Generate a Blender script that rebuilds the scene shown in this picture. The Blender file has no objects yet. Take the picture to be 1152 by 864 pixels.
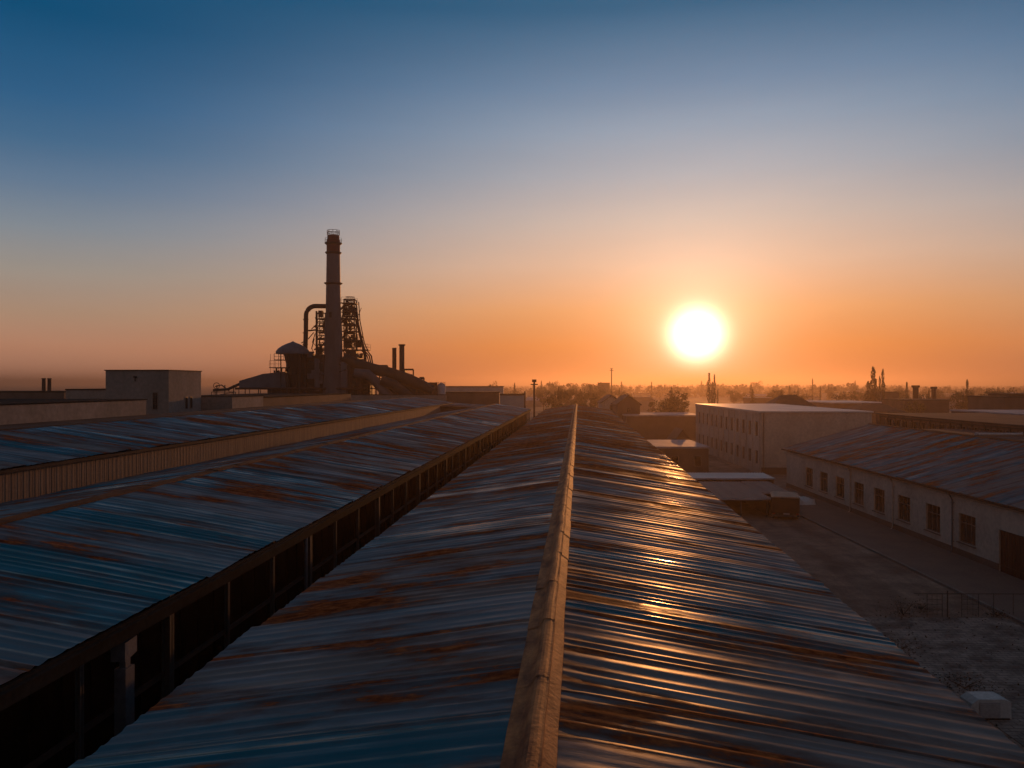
import bpy, math, random
import numpy as np
from mathutils import Vector, Matrix, noise
random.seed(7)
rng = np.random.default_rng(5)
S = bpy.context.scene
COL = S.collection
F = 900.0            # focal length in pixels of the 1152 wide photograph
ALPHA = math.atan(75 / F)      # the sheds run this far clockwise of the camera axis
BETA = ALPHA - math.atan(18 / F)   # the courtyard buildings are turned this much from the sheds
HC = 12.0            # camera height

# ------------------------------------------------------------------ helpers
def world_at(px, d, z=0.0):
    """ground-plan point seen in column px at distance d along the camera axis"""
    o = (px - 576) / F * d
    return Vector((o * math.cos(ALPHA) - d * math.sin(ALPHA), o * math.sin(ALPHA) + d * math.cos(ALPHA), z))
def height_at(py, d):
    return HC - (py - 432) / F * d
def beta(x, y, z=0.0):
    return Vector((x * math.cos(BETA) - y * math.sin(BETA), x * math.sin(BETA) + y * math.cos(BETA), z))

def tag(o, label=None, cat=None, group=None, kind=None):
    if label: o['label'] = label
    if cat: o['category'] = cat
    if group: o['group'] = group
    if kind: o['kind'] = kind
    return o
def empty(name, loc, rz, label, cat, group=None):
    o = bpy.data.objects.new(name, None); COL.objects.link(o)
    o.location = loc; o.rotation_euler = (0, 0, rz); o.empty_display_size = .5
    return tag(o, label, cat, group)
def copy_tree(o, parent=None):
    c = o.copy(); COL.objects.link(c); c.parent = parent
    for ch in list(o.children): copy_tree(ch, c)
    return c

class MB:
    def __init__(s): s.v = []; s.f = []; s.sm = []
    def add(s, vs, fs, smooth=False):
        b = len(s.v); s.v.extend([tuple(p) for p in vs])
        for f in fs: s.f.append(tuple(b + i for i in f)); s.sm.append(smooth)
        return s
    def box(s, x0, x1, y0, y1, z0, z1):
        return s.add([(x0,y0,z0),(x1,y0,z0),(x1,y1,z0),(x0,y1,z0),(x0,y0,z1),(x1,y0,z1),(x1,y1,z1),(x0,y1,z1)],
                     [(0,3,2,1),(4,5,6,7),(0,1,5,4),(1,2,6,5),(2,3,7,6),(3,0,4,7)])
    def prism(s, poly, axis, a, b):
        """extrude a polygon given in the two other axes along axis ('x','y','z') from a to b"""
        n = len(poly)
        def mk(p, t): return {'x': (t, p[0], p[1]), 'y': (p[0], t, p[1]), 'z': (p[0], p[1], t)}[axis]
        vs = [mk(p, a) for p in poly] + [mk(p, b) for p in poly]
        fs = [tuple(range(n))[::-1], tuple(range(n, 2*n))] + [(i, (i+1) % n, n+(i+1) % n, n+i) for i in range(n)]
        return s.add(vs, fs)
    def tube(s, pts, r, n=10, cap=True):
        pts = [Vector(p) for p in pts]; m = len(pts)
        rs = list(r) if isinstance(r, (list, tuple)) else [r] * m
        vs = []; fs = []
        for i, p in enumerate(pts):
            t = (pts[min(i+1, m-1)] - pts[max(i-1, 0)]).normalized()
            up = Vector((0, 1, 0)) if abs(t.z) > .9 else Vector((0, 0, 1))
            a = t.cross(up).normalized(); b = t.cross(a).normalized()
            for k in range(n):
                q = 2*math.pi*k/n
                vs.append(p + (a*math.cos(q) + b*math.sin(q)) * rs[i])
        for i in range(m-1):
            for k in range(n):
                fs.append((i*n+k, i*n+(k+1) % n, (i+1)*n+(k+1) % n, (i+1)*n+k))
        s.add(vs, fs, n > 5)
        if cap:
            s.add(vs[:n], [tuple(range(n))]); s.add(vs[-n:], [tuple(range(n))[::-1]])
        return s
    def bar(s, p0, p1, w):  return s.tube([p0, p1], w * .7, 4)
    def lathe(s, prof, cx, cy, n=24):
        vs = []; fs = []
        for r, z in prof:
            for k in range(n):
                q = 2*math.pi*k/n; vs.append((cx + r*math.cos(q), cy + r*math.sin(q), z))
        for i in range(len(prof)-1):
            for k in range(n):
                fs.append((i*n+k, i*n+(k+1) % n, (i+1)*n+(k+1) % n, (i+1)*n+k))
        s.add(vs, fs, True)
        s.add(vs[:n], [tuple(range(n))[::-1]]); s.add(vs[-n:], [tuple(range(n))])
        return s
    def build(s, name, m, parent=None):
        me = bpy.data.meshes.new(name); me.from_pydata(s.v, [], s.f)
        me.polygons.foreach_set('use_smooth', s.sm); me.materials.append(m); me.update()
        o = bpy.data.objects.new(name, me); COL.objects.link(o); o.parent = parent
        return o

# ------------------------------------------------------------------ materials
def new_mat(name):
    m = bpy.data.materials.new(name); m.use_nodes = True
    nt = m.node_tree; return m, nt, nt.nodes['Principled BSDF']
def N(nt, t, **kw):
    n = nt.nodes.new(t)
    for k, v in kw.items(): setattr(n, k, v)
    return n
def noise_node(nt, scale, detail=5, rough=.6, vec=None, stretch=None):
    if vec is None:
        vec = N(nt, 'ShaderNodeTexCoord').outputs['Object']
    if stretch:
        mp = N(nt, 'ShaderNodeMapping'); mp.inputs['Scale'].default_value = stretch
        nt.links.new(vec, mp.inputs[0]); vec = mp.outputs[0]
    n = N(nt, 'ShaderNodeTexNoise'); n.inputs['Scale'].default_value = scale
    n.inputs['Detail'].default_value = detail; n.inputs['Roughness'].default_value = rough
    nt.links.new(vec, n.inputs['Vector']); return n
def ramp(nt, src, stops, interp='LINEAR'):
    r = N(nt, 'ShaderNodeValToRGB'); r.color_ramp.interpolation = interp
    e = r.color_ramp.elements
    while len(e) < len(stops): e.new(.5)
    for i, (p, c) in enumerate(stops):
        e[i].position = p; e[i].color = c if len(c) == 4 else (*c, 1)
    nt.links.new(src, r.inputs[0]); return r
def mix(nt, fac, a, b, blend='MIX'):
    m = N(nt, 'ShaderNodeMix', data_type='RGBA', blend_type=blend)
    if isinstance(fac, (int, float)): m.inputs[0].default_value = fac
    else: nt.links.new(fac, m.inputs[0])
    for i, c in ((6, a), (7, b)):
        if isinstance(c, tuple): m.inputs[i].default_value = (*c, 1) if len(c) == 3 else c
        else: nt.links.new(c, m.inputs[i])
    return m.outputs[2]
def math_n(nt, op, a, b=None, c=None, clamp=False):
    m = N(nt, 'ShaderNodeMath', operation=op); m.use_clamp = clamp
    for i, v in enumerate((a, b, c)):
        if v is None: continue
        if isinstance(v, (int, float)): m.inputs[i].default_value = v
        else: nt.links.new(v, m.inputs[i])
    return m.outputs[0]
def dirty(name, base, dark, rough=.85, scale=.6, bump=.02, fine=8, streak=None, metallic=0, spec=.3):
    """a weathered matt surface: large stains, fine grain, bump"""
    m, nt, b = new_mat(name)
    n1 = noise_node(nt, scale, 6, .65, stretch=streak); n2 = noise_node(nt, fine, 4, .6)
    f1 = ramp(nt, n1.outputs[0], [(.35, (0,0,0)), (.68, (1,1,1))]).outputs[0]
    c = mix(nt, f1, dark, base)
    c2 = ramp(nt, n2.outputs[0], [(.3, (.78,.78,.78)), (.7, (1.12,1.12,1.12))]).outputs[0]
    c = mix(nt, 1.0, c, c2, 'MULTIPLY')
    nt.links.new(c, b.inputs['Base Color']); b.inputs['Roughness'].default_value = rough
    b.inputs['Metallic'].default_value = metallic; b.inputs['Specular IOR Level'].default_value = spec
    bp = N(nt, 'ShaderNodeBump'); bp.inputs['Distance'].default_value = bump; bp.inputs['Strength'].default_value = .6
    nt.links.new(n2.outputs[0], bp.inputs['Height']); nt.links.new(bp.outputs[0], b.inputs['Normal'])
    return m

def roof_metal(name, rust_amt=0.5, blue=(.014, .125, .18), pale=(.18, .195, .22), rough=(.13, .42), far=.12):
    """old blue painted corrugated sheet: every sheet weathered differently, streaks down the slope, rust patches"""
    m, nt, b = new_mat(name)
    tc = N(nt, 'ShaderNodeTexCoord').outputs['Object']
    raw = tc; oi = N(nt, 'ShaderNodeObjectInfo').outputs['Random']       # every slope weathers in its own pattern
    sh_ = N(nt, 'ShaderNodeVectorMath', operation='SCALE'); sh_.inputs[0].default_value = (37, 311, 53); nt.links.new(oi, sh_.inputs['Scale'])
    av_ = N(nt, 'ShaderNodeVectorMath', operation='ADD'); nt.links.new(tc, av_.inputs[0]); nt.links.new(sh_.outputs[0], av_.inputs[1]); tc = av_.outputs[0]
    at = N(nt, 'ShaderNodeAttribute', attribute_name='sheet').outputs['Fac']
    at2 = N(nt, 'ShaderNodeAttribute', attribute_name='lap').outputs['Fac']
    st = noise_node(nt, 1.0, 6, .62, tc, (.22, 2.6, 1)); st2 = noise_node(nt, 1.0, 5, .7, tc, (.9, 9, 1))
    big = noise_node(nt, .11, 3, .5, tc)
    v = math_n(nt, 'ADD', math_n(nt, 'MULTIPLY', at, .75), math_n(nt, 'MULTIPLY', st.outputs[0], .7))
    v = math_n(nt, 'ADD', v, math_n(nt, 'MULTIPLY', st2.outputs[0], .25))
    paint = ramp(nt, v, [(.5, blue), (.74, tuple(.7*a+.3*c for a, c in zip(blue, pale))), (.97, pale), (1, (.165,.16,.16))]).outputs[0]
    # rust: streaky patches, denser on some sheets
    rn = noise_node(nt, 1.0, 8, .58, tc, (.26, 1.0, 1)); rn2 = noise_node(nt, 7, 6, .7, tc, (.45, 1, 1))
    rv = math_n(nt, 'ADD', rn.outputs[0], math_n(nt, 'MULTIPLY', math_n(nt, 'SUBTRACT', rn2.outputs[0], .5), .16))
    rv = math_n(nt, 'ADD', rv, math_n(nt, 'MULTIPLY', math_n(nt, 'SUBTRACT', big.outputs[0], .5), .4))
    rv = math_n(nt, 'ADD', rv, math_n(nt, 'MULTIPLY', math_n(nt, 'SUBTRACT', at2, .35), .08))
    sp = N(nt, 'ShaderNodeSeparateXYZ'); nt.links.new(raw, sp.inputs[0])
    mw = N(nt, 'ShaderNodeMapRange', clamp=True); nt.links.new(sp.outputs[1], mw.inputs[0]); mw.inputs[1].default_value = -54; mw.inputs[2].default_value = -14; mw.inputs[3].default_value = 0; mw.inputs[4].default_value = far
    rv = math_n(nt, 'ADD', rv, mw.outputs[0])
    lo = .665 - .1 * rust_amt
    rm = ramp(nt, rv, [(lo, (0,0,0)), (lo + .025, (.8,.8,.8)), (lo + .08, (1,1,1))]).outputs[0]
    rc = ramp(nt, rn2.outputs[0], [(.34, (.06,.015,.007)), (.5, (.23,.055,.016)), (.66, (.38,.125,.04))]).outputs[0]
    thin0 = ramp(nt, rv, [(lo - .13, (0,0,0)), (lo + .0, (.75,.75,.75))]).outputs[0]
    ed = N(nt, 'ShaderNodeAttribute', attribute_name='edge').outputs['Fac']
    edn = math_n(nt, 'MULTIPLY', ed, ramp(nt, noise_node(nt, 1.0, 5, .7, tc, (.5, .25, 1)).outputs[0], [(.38, (0,0,0)), (.6, (1,1,1))]).outputs[0])
    thin = math_n(nt, 'MAXIMUM', thin0, edn)
    c = mix(nt, thin0, paint, (.095, .042, .028)); c = mix(nt, edn, c, (.03, .016, .012)); c = mix(nt, rm, c, rc)
    nt.links.new(c, b.inputs['Base Color'])
    rr = N(nt, 'ShaderNodeMapRange'); nt.links.new(v, rr.inputs[0])
    rr.inputs[1].default_value = .62; rr.inputs[2].default_value = .86; rr.inputs[3].default_value = rough[0]; rr.inputs[4].default_value = rough[1]
    r2 = mix(nt, thin0, rr.outputs[0], (.46, .46, .46)); r2 = mix(nt, rm, r2, (.68, .68, .68))
    nt.links.new(r2, b.inputs['Roughness'])
    b.inputs['Metallic'].default_value = 0; b.inputs['IOR'].default_value = 1.5; nt.links.new(mix(nt, rm, mix(nt, thin0, (.05,.05,.05), (.025,.025,.025)), (.02,.02,.02)), b.inputs['Specular IOR Level'])
    bn = noise_node(nt, 1.0, 4, .6, tc, (1.2, 5, 1)); bn2 = noise_node(nt, 26, 3, .6, tc)
    h = math_n(nt, 'ADD', bn.outputs[0], math_n(nt, 'MULTIPLY', bn2.outputs[0], .12))
    h = math_n(nt, 'ADD', h, math_n(nt, 'MULTIPLY', math_n(nt, 'MULTIPLY', rm, rn2.outputs[0]), .5))
    bp = N(nt, 'ShaderNodeBump'); bp.inputs['Distance'].default_value = .010; bp.inputs['Strength'].default_value = .5
    nt.links.new(h, bp.inputs['Height']); nt.links.new(bp.outputs[0], b.inputs['Normal'])
    # dull dust film, thick in patches: kills the gloss there
    df = N(nt, 'ShaderNodeBsdfDiffuse'); nt.links.new(c, df.inputs[0]); df.inputs['Roughness'].default_value = .5; nt.links.new(bp.outputs[0], df.inputs['Normal'])
    dn = noise_node(nt, 1.0, 6, .62, tc, (.5, .8, 1)); dm = ramp(nt, dn.outputs[0], [(.42, (.2,.2,.2)), (.52, (.6,.6,.6)), (.62, (.82,.82,.82))]).outputs[0]
    ms = N(nt, 'ShaderNodeMixShader'); nt.links.new(dm, ms.inputs[0]); nt.links.new(b.outputs[0], ms.inputs[1]); nt.links.new(df.outputs[0], ms.inputs[2])
    nt.links.new(ms.outputs[0], nt.nodes['Material Output'].inputs[0])
    return m

M = {}
M['roof'] = roof_metal('blue_sheet', .62, far=.15)
M['roof_left'] = roof_metal('blue_sheet_left', .45, far=.055)
M['roof_right'] = roof_metal('blue_sheet_courtyard', .62, rough=(.35, .55), pale=(.15,.16,.175), far=.012)
M['cap'] = dirty('ridge_tin', (.60,.25,.09), (.17,.06,.028), .72, 1.6, .02, 12, (2, .6, 1), 0, .12)
M['cap2'] = dirty('ridge_tin_rust', (.20,.085,.035), (.08,.035,.018), .85, 1.3, .01, 14, (2, .5, 1), 0, .08)
M['strap'] = dirty('strap_iron', (.12,.07,.04), (.05,.03,.02), .5)
M['fascia'] = dirty('fascia_grey', (.022,.024,.025), (.012,.012,.012), .95, spec=.02)
M['darkwall'] = dirty('shade_black_wall', (.009,.008,.008), (.005,.005,.005), 1, streak=(1, 3, .3), spec=0)  # near-black colour paints in the shade of open bays and interiors
M['post'] = dirty('steel_post', (.085,.09,.095), (.04,.04,.04), .75)
M['duct'] = dirty('grey_duct', (.13,.15,.17), (.08,.09,.11), .7)
M['leanroof'] = dirty('lean_to_sheet', (.12,.105,.10), (.06,.05,.05), .6, .5, streak=(3, .3, 1))
M['trim'] = dirty('eave_trim', (.07,.045,.035), (.03,.022,.02), .85, spec=.1)
M['ribwall'] = dirty('beige_rib_cladding', (.26,.17,.12), (.14,.09,.07), .8, .8, .01, 8, (1, 3, .3))
M['cream'] = dirty('cream_render', (.56,.46,.38), (.40,.32,.26), .9, .35, .02, 3, (1, 1, .45))
M['block'] = dirty('grey_render', (.29,.25,.225), (.20,.175,.155), .9, .3, .02, 3, (1, 1, .4))
M['brown'] = dirty('brown_render', (.15,.10,.08), (.09,.065,.05), .9, .3)
M['whitewash'] = dirty('pale_render', (.48,.43,.40), (.36,.32,.3), .9, .3)
M['flatroof'] = dirty('bitumen_roof', (.09,.075,.07), (.05,.04,.04), .95, .3, spec=.08)
M['paleroof'] = dirty('pale_sheet_roof', (.42,.43,.46), (.22,.22,.24), .75, .3, spec=.25)
M['whiteroof'] = dirty('white_membrane_roof', (.62,.60,.58), (.42,.40,.39), .55, .2, spec=.5)
M['tile'] = dirty('old_tile_roof', (.10,.065,.04), (.05,.035,.025), .8, 1)
M['window'] = dirty('window_frame_brown', (.22,.17,.14), (.12,.09,.075), .6)
M['door'] = dirty('door_dark_red', (.07,.02,.015), (.035,.012,.01), .6, streak=(6, 6, .4))
M['steel'] = dirty('plant_steel', (.032,.028,.028), (.018,.015,.015), .65, .5)
M['steel_rust'] = dirty('plant_rusty_steel', (.06,.028,.02), (.03,.016,.013), .75, .5)
M['stack'] = dirty('chimney_plate', (.12,.13,.155), (.06,.06,.07), .6, .25, streak=(1, 1, .25))
M['stack_red'] = dirty('chimney_red_band', (.13,.03,.025), (.06,.02,.02), .7, .4)
M['dome'] = dirty('tank_roof_plate', (.12,.14,.17), (.07,.08,.1), .6, .4)
M['truck'] = dirty('truck_paint', (.05,.018,.015), (.025,.012,.01), .45, .8)
M['trucktop'] = dirty('truck_canvas', (.42,.29,.21), (.3,.2,.14), .7, .8)
M['rubber'] = dirty('rubber', (.02,.02,.02), (.012,.012,.012), .8)
M['white'] = dirty('white_enamel', (.5,.5,.5), (.36,.36,.36), .5, 1.2)
M['louver'] = dirty('grey_louver', (.36,.37,.38), (.28,.28,.29), .5)
M['pave'] = dirty('concrete_path', (.18,.13,.105), (.14,.10,.085), .9, .5)
M['kerb'] = dirty('kerb_stone', (.22,.2,.18), (.15,.13,.12), .9)
M['iron'] = dirty('fence_iron', (.06,.045,.04), (.03,.025,.02), .6)
M['bark'] = dirty('bark', (.07,.05,.035), (.035,.025,.02), .95, 3)
m, nt, b = new_mat('dark_glass'); b.inputs['Base Color'].default_value = (.012,.012,.014,1); b.inputs['Roughness'].default_value = .12
gn = noise_node(nt, 2.5, 3); bp = N(nt, 'ShaderNodeBump'); bp.inputs['Distance'].default_value = .004
nt.links.new(gn.outputs[0], bp.inputs['Height']); nt.links.new(bp.outputs[0], b.inputs['Normal']); M['glass'] = m
m, nt, b = new_mat('tail_lamp'); b.inputs['Base Color'].default_value = (.25,.02,.01,1); b.inputs['Roughness'].default_value = .2; M['lamp'] = m
def leaf_mat(name, a, c):
    m, nt, b = new_mat(name); n = noise_node(nt, .9, 4)
    r = ramp(nt, n.outputs[0], [(.35, a), (.65, c)]); nt.links.new(r.outputs[0], b.inputs['Base Color'])
    b.inputs['Roughness'].default_value = .8; b.inputs['Specular IOR Level'].default_value = .2; return m
M['leaf'] = leaf_mat('broadleaf', (.035,.045,.015), (.09,.085,.03))
M['needle'] = leaf_mat('conifer', (.02,.03,.014), (.05,.055,.022))
M['olive'] = leaf_mat('olive_leaves', (.09,.08,.02), (.16,.13,.04))
M['twig'] = leaf_mat('dry_scrub', (.045,.03,.02), (.09,.06,.04))
# ground: packed dirt, worn concrete, wheel tracks and dark damp patches
m, nt, b = new_mat('packed_earth')
tc = N(nt, 'ShaderNodeTexCoord').outputs['Object']
n1 = noise_node(nt, .045, 7, .62, tc); n2 = noise_node(nt, .5, 8, .72, tc); n3 = noise_node(nt, 7, 5, .7, tc); n4 = noise_node(nt, .0032, 6, .6, tc)
tr = noise_node(nt, .35, 5, .6, tc, (1.6, .16, 1))
c = ramp(nt, n2.outputs[0], [(.32, (.15,.098,.075)), (.5, (.27,.19,.145)), (.68, (.40,.30,.235))]).outputs[0]
c1 = ramp(nt, n1.outputs[0], [(.38, (.55,.5,.5)), (.62, (1.15,1.1,1.08))]).outputs[0]
c = mix(nt, 1, c, c1, 'MULTIPLY')
c3 = ramp(nt, n3.outputs[0], [(.3, (.6,.6,.6)), (.7, (1.3,1.3,1.3))]).outputs[0]; c = mix(nt, .8, c, c3, 'MULTIPLY')
c4 = ramp(nt, tr.outputs[0], [(.42, (.6,.58,.56)), (.56, (1.1,1.1,1.1))]).outputs[0]; c = mix(nt, .7, c, c4, 'MULTIPLY')
far = ramp(nt, n4.outputs[0], [(.4, (.07,.06,.035)), (.55, (.13,.10,.07)), (.66, (.2,.16,.12))]).outputs[0]
sep = N(nt, 'ShaderNodeSeparateXYZ'); nt.links.new(tc, sep.inputs[0])
fm = N(nt, 'ShaderNodeMapRange'); nt.links.new(sep.outputs[1], fm.inputs[0]); fm.inputs[1].default_value = 160; fm.inputs[2].default_value = 420
c = mix(nt, fm.outputs[0], c, far)
nt.links.new(c, b.inputs['Base Color']); b.inputs['Roughness'].default_value = .9; b.inputs['Specular IOR Level'].default_value = .25
bp = N(nt, 'ShaderNodeBump'); bp.inputs['Distance'].default_value = .06; bp.inputs['Strength'].default_value = .9
hh = math_n(nt, 'ADD', n2.outputs[0], math_n(nt, 'MULTIPLY', n3.outputs[0], .3)); nt.links.new(hh, bp.inputs['Height']); nt.links.new(bp.outputs[0], b.inputs['Normal'])
M['earth'] = m
m, nt, b = new_mat('brick_paving')
tc = N(nt, 'ShaderNodeTexCoord').outputs['Object']
br = N(nt, 'ShaderNodeTexBrick'); nt.links.new(tc, br.inputs['Vector']); br.inputs['Scale'].default_value = 1
br.inputs['Brick Width'].default_value = .55; br.inputs['Row Height'].default_value = .27; br.inputs['Mortar Size'].default_value = .02
br.inputs['Color1'].default_value = (.24,.18,.15,1); br.inputs['Color2'].default_value = (.33,.26,.22,1); br.inputs['Mortar'].default_value = (.10,.075,.06,1)
n1 = noise_node(nt, .5, 7, .7, tc); c1 = ramp(nt, n1.outputs[0], [(.40, (.25,.22,.2)), (.58, (1,1,1))]).outputs[0]
nt.links.new(mix(nt, 1, br.outputs[0], c1, 'MULTIPLY'), b.inputs['Base Color']); b.inputs['Roughness'].default_value = .8
bp = N(nt, 'ShaderNodeBump'); bp.inputs['Distance'].default_value = .02; bp.invert = True
nt.links.new(br.outputs['Fac'], bp.inputs['Height']); nt.links.new(bp.outputs[0], b.inputs['Normal']); M['brick'] = m

# ------------------------------------------------------------------ corrugated slope
def slope_mesh(name, mat_, parent, x0, z0, x1, z1, y0, y1, pitch=.34, amp=.0125, nx=14, seg=8, sheet=5, seed=0, wav=.03, thick=True):
    """corrugated sheets laid from (x0,z0) to (x1,z1); crests run down the slope. Adds per-sheet paint wear as an attribute."""
    g = np.random.default_rng(seed)
    ny = int((y1 - y0) / pitch * seg); ys = np.linspace(y0, y1, ny + 1)
    t = np.linspace(0, 1, nx + 1)
    ph = (ys - y0) / pitch
    # every sheet is a little different: width, tilt, lap height
    edges = [0.0]
    while edges[-1] < ph[-1]: edges.append(edges[-1] + sheet + int(g.integers(-1, 2)))
    edges = np.array(edges); si = np.clip(np.searchsorted(edges, ph, side='right') - 1, 0, len(edges) - 2)
    frac = (ph - edges[si]) / (edges[si+1] - edges[si])
    lap = g.uniform(.0, .055, len(edges))[si] * frac + g.normal(0, .008, len(edges))[si]
    sag = g.normal(0, .014, len(edges))[si]
    q = (ph + .16*np.sin(ph*1.9 + seed) + .12*np.sin(ph*.73 + 2*seed)) % 1.0
    prof = 2 * np.clip(.5 + .5*np.cos(2*np.pi*q), 0, 1)**2.2 - .9   # flattened valleys, rounded crests
    hr = g.uniform(.15, 1.15, int(ph[-1]) + 3); hr[::sheet] *= 1.5
    a_v = amp * hr[np.round(ph).astype(int)]
    zz = (lap + prof * a_v)[:, None] + (sag[:, None] * np.sin(np.pi * t)[None, :])
    low = np.zeros((ny+1, nx+1))
    for _ in range(14):
        ky = g.uniform(.05, 1.6); kx = g.uniform(.5, 9); p1, p2 = g.uniform(0, 6.28, 2)
        low += np.sin(ys[:, None]*ky + p1 + 1.5*np.sin(ys[:, None]*ky*.37+p2)) * np.sin(t[None, :]*kx + p2) / 14
    zz = (zz + low * wav * 1.0 ) * np.clip(t*9 + .25, 0, 1)[None, :]
    dx, dz = x1 - x0, z1 - z0; L = math.hypot(dx, dz); nxv, nzv = -dz / L, dx / L
    if nzv < 0: nxv, nzv = -nxv, -nzv
    X = x0 + dx * t[None, :] + nxv * zz; Z = z0 + dz * t[None, :] + nzv * zz
    # uneven lower edge of the sheets
    jag = g.normal(0, .014, len(edges))[si]
    X[:, -1] += np.sign(dx) * jag; Z[:, -1] += jag * dz / abs(dx)
    Y = np.broadcast_to(ys[:, None], X.shape)
    co = np.stack([X, Y, Z], -1).reshape(-1, 3)
    W = nx + 1
    i, j = np.meshgrid(np.arange(ny), np.arange(nx), indexing='ij')
    a = (i*W + j).ravel(); quads = np.stack([a, a+1, a+W+1, a+W], -1)
    if dx < 0: quads = quads[:, ::-1]
    quads = quads[:, ::-1] if dx > 0 and False else quads
    me = bpy.data.meshes.new(name); nf = len(quads)
    me.vertices.add(len(co)); me.vertices.foreach_set('co', co.ravel().astype(np.float32))
    me.loops.add(nf*4); me.loops.foreach_set('vertex_index', quads.ravel().astype(np.int32))
    me.polygons.add(nf); me.polygons.foreach_set('loop_start', np.arange(0, nf*4, 4, dtype=np.int32))
    me.polygons.foreach_set('use_smooth', np.ones(nf, bool))
    me.update(calc_edges=True)
    wear = np.clip(g.normal(.5, .28, len(edges)), 0, 1); lapr = g.random(len(edges)) ** 2
    fa = me.attributes.new('sheet', 'FLOAT', 'FACE'); fa.data.foreach_set('value', wear[si[i.ravel()]].astype(np.float32))
    fb = me.attributes.new('lap', 'FLOAT', 'FACE')
    fb.data.foreach_set('value', (lapr[si[i.ravel()]] + (frac[i.ravel()] > .9) * .8).astype(np.float32))
    fe_ = me.attributes.new('edge', 'FLOAT', 'FACE')
    fe_.data.foreach_set('value', ((frac[i.ravel()] > .9) | (frac[i.ravel()] < .05)).astype(np.float32) * (.3 + .7*lapr[si[i.ravel()]]).astype(np.float32))
    me.materials.append(mat_); me.validate()
    o = bpy.data.objects.new(name, me); COL.objects.link(o); o.parent = parent
    return o

def ridge_cap(parent, x, z, y0, y1, wl, wr, dl, dr, mat_, rr=.0, seed=1, joints=True, step=2.4):
    """folded tin cap along a ridge with a rolled top; cap lengths overlap, each a little bent"""
    g = random.Random(seed); b = MB(); y = y0; k = 0; seams = []
    while y < y1:
        ln = step * g.uniform(.85, 1.15); ye = min(y + ln, y1)
        jx, jz = g.uniform(-.012, .012), g.uniform(0, .012) + .006 * (k % 2)
        prof = [(-wl, -dl-.03), (-wl, -dl), (-wl*.55, -dl*.5)]
        if rr:
            prof += [(rr*math.cos(a)*1.25 - rr*.25, .02 + rr*math.sin(a)) for a in [math.pi*q/8 for q in range(8, 1, -1)]]
            prof += [(rr*.95, .035 + rr*.5), (rr*1.0, .03)]
        else: prof += [(-.02, .0), (.02, .0)]
        prof += [(wr*.98, -dr), (wr, -dr-.03)]
        n = 4; vs = []
        for i in range(n+1):
            yy = y + (ye + .05 - y) * i / n; w_ = g.uniform(-.006, .006)
            vs += [(x + jx + p + w_, yy, z + jz + q + g.uniform(-.004, .004) + .006*(i == 0)) for p, q in prof]
        m_ = len(prof)
        b.add(vs, [(i*m_+j, i*m_+j+1, (i+1)*m_+j+1, (i+1)*m_+j) for i in range(n) for j in range(m_-1)], False)
        seams.append(y); y = ye; k += 1
    o = b.build('ridge_cap', mat_, parent)
    return o, seams

# ------------------------------------------------------------------ sheds
# -- the long shed straight ahead
RX, RZ = -.456, HC - 3.9
sh = empty('long_shed', (RX, 70, 0), 0, 'long blue corrugated shed straight below with a wide golden ridge cap down its middle', 'shed')
y0, y1 = -76.0, 82.5
EXR, EZR = 5.873 - RX, HC - 4.85; EXL, EZL = -6.283 - RX, HC - 4.774
def rel(o_parent): pass
slope_mesh('roof_slope', M['roof'], sh, .06, RZ, EXR, EZR, y0, y1, seed=11)
slope_mesh('roof_slope', M['roof'], sh, -.06, RZ, EXL, EZL, y0, y1, seed=23)
cap, seams = ridge_cap(sh, 0, RZ + .07, y0, y1, .35, .23, .085, .07, M['cap'], rr=.085, seed=3, step=2.3)
for ys in seams[27:56]:
    b = MB(); g = random.Random(int(ys*10)); sk = g.uniform(-.05, .12)
    b.tube([(-.2, ys - sk, RZ + .05), (-.13, ys - sk*.6, RZ + .13), (-.06, ys, RZ + .175), (.03, ys, RZ + .165), (.085, ys + .01, RZ + .12), (.2, ys + .03, RZ + .045)], .009, 6)
    b.build('cap_joint', M['strap'], cap)
b = MB(); b.box(EXR - .02, EXR + .03, y0, y1, EZR - .16, EZR - .045); b.build('eave_trim', M['trim'], sh)
b = MB(); b.box(EXL - .03, EXL + .02, y0, y1, EZL - .16, EZL - .045); b.build('eave_trim', M['post'], sh)
b = MB(); b.box(EXR - .5, EXR - .25, y0, y1, 0, EZR - .02); b.build('wall', M['brown'], sh)
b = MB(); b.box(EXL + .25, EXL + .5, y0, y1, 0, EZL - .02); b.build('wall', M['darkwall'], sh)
for ye in (y0, y1 - .2):
    b = MB(); b.prism([(EXL + .5, 0), (EXR - .5, 0), (EXR - .5, EZR - .03), (0, RZ - .1), (EXL + .5, EZL - .03)], 'y', ye, ye + .2); b.build('gable_wall', M['brown'], sh)

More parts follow.
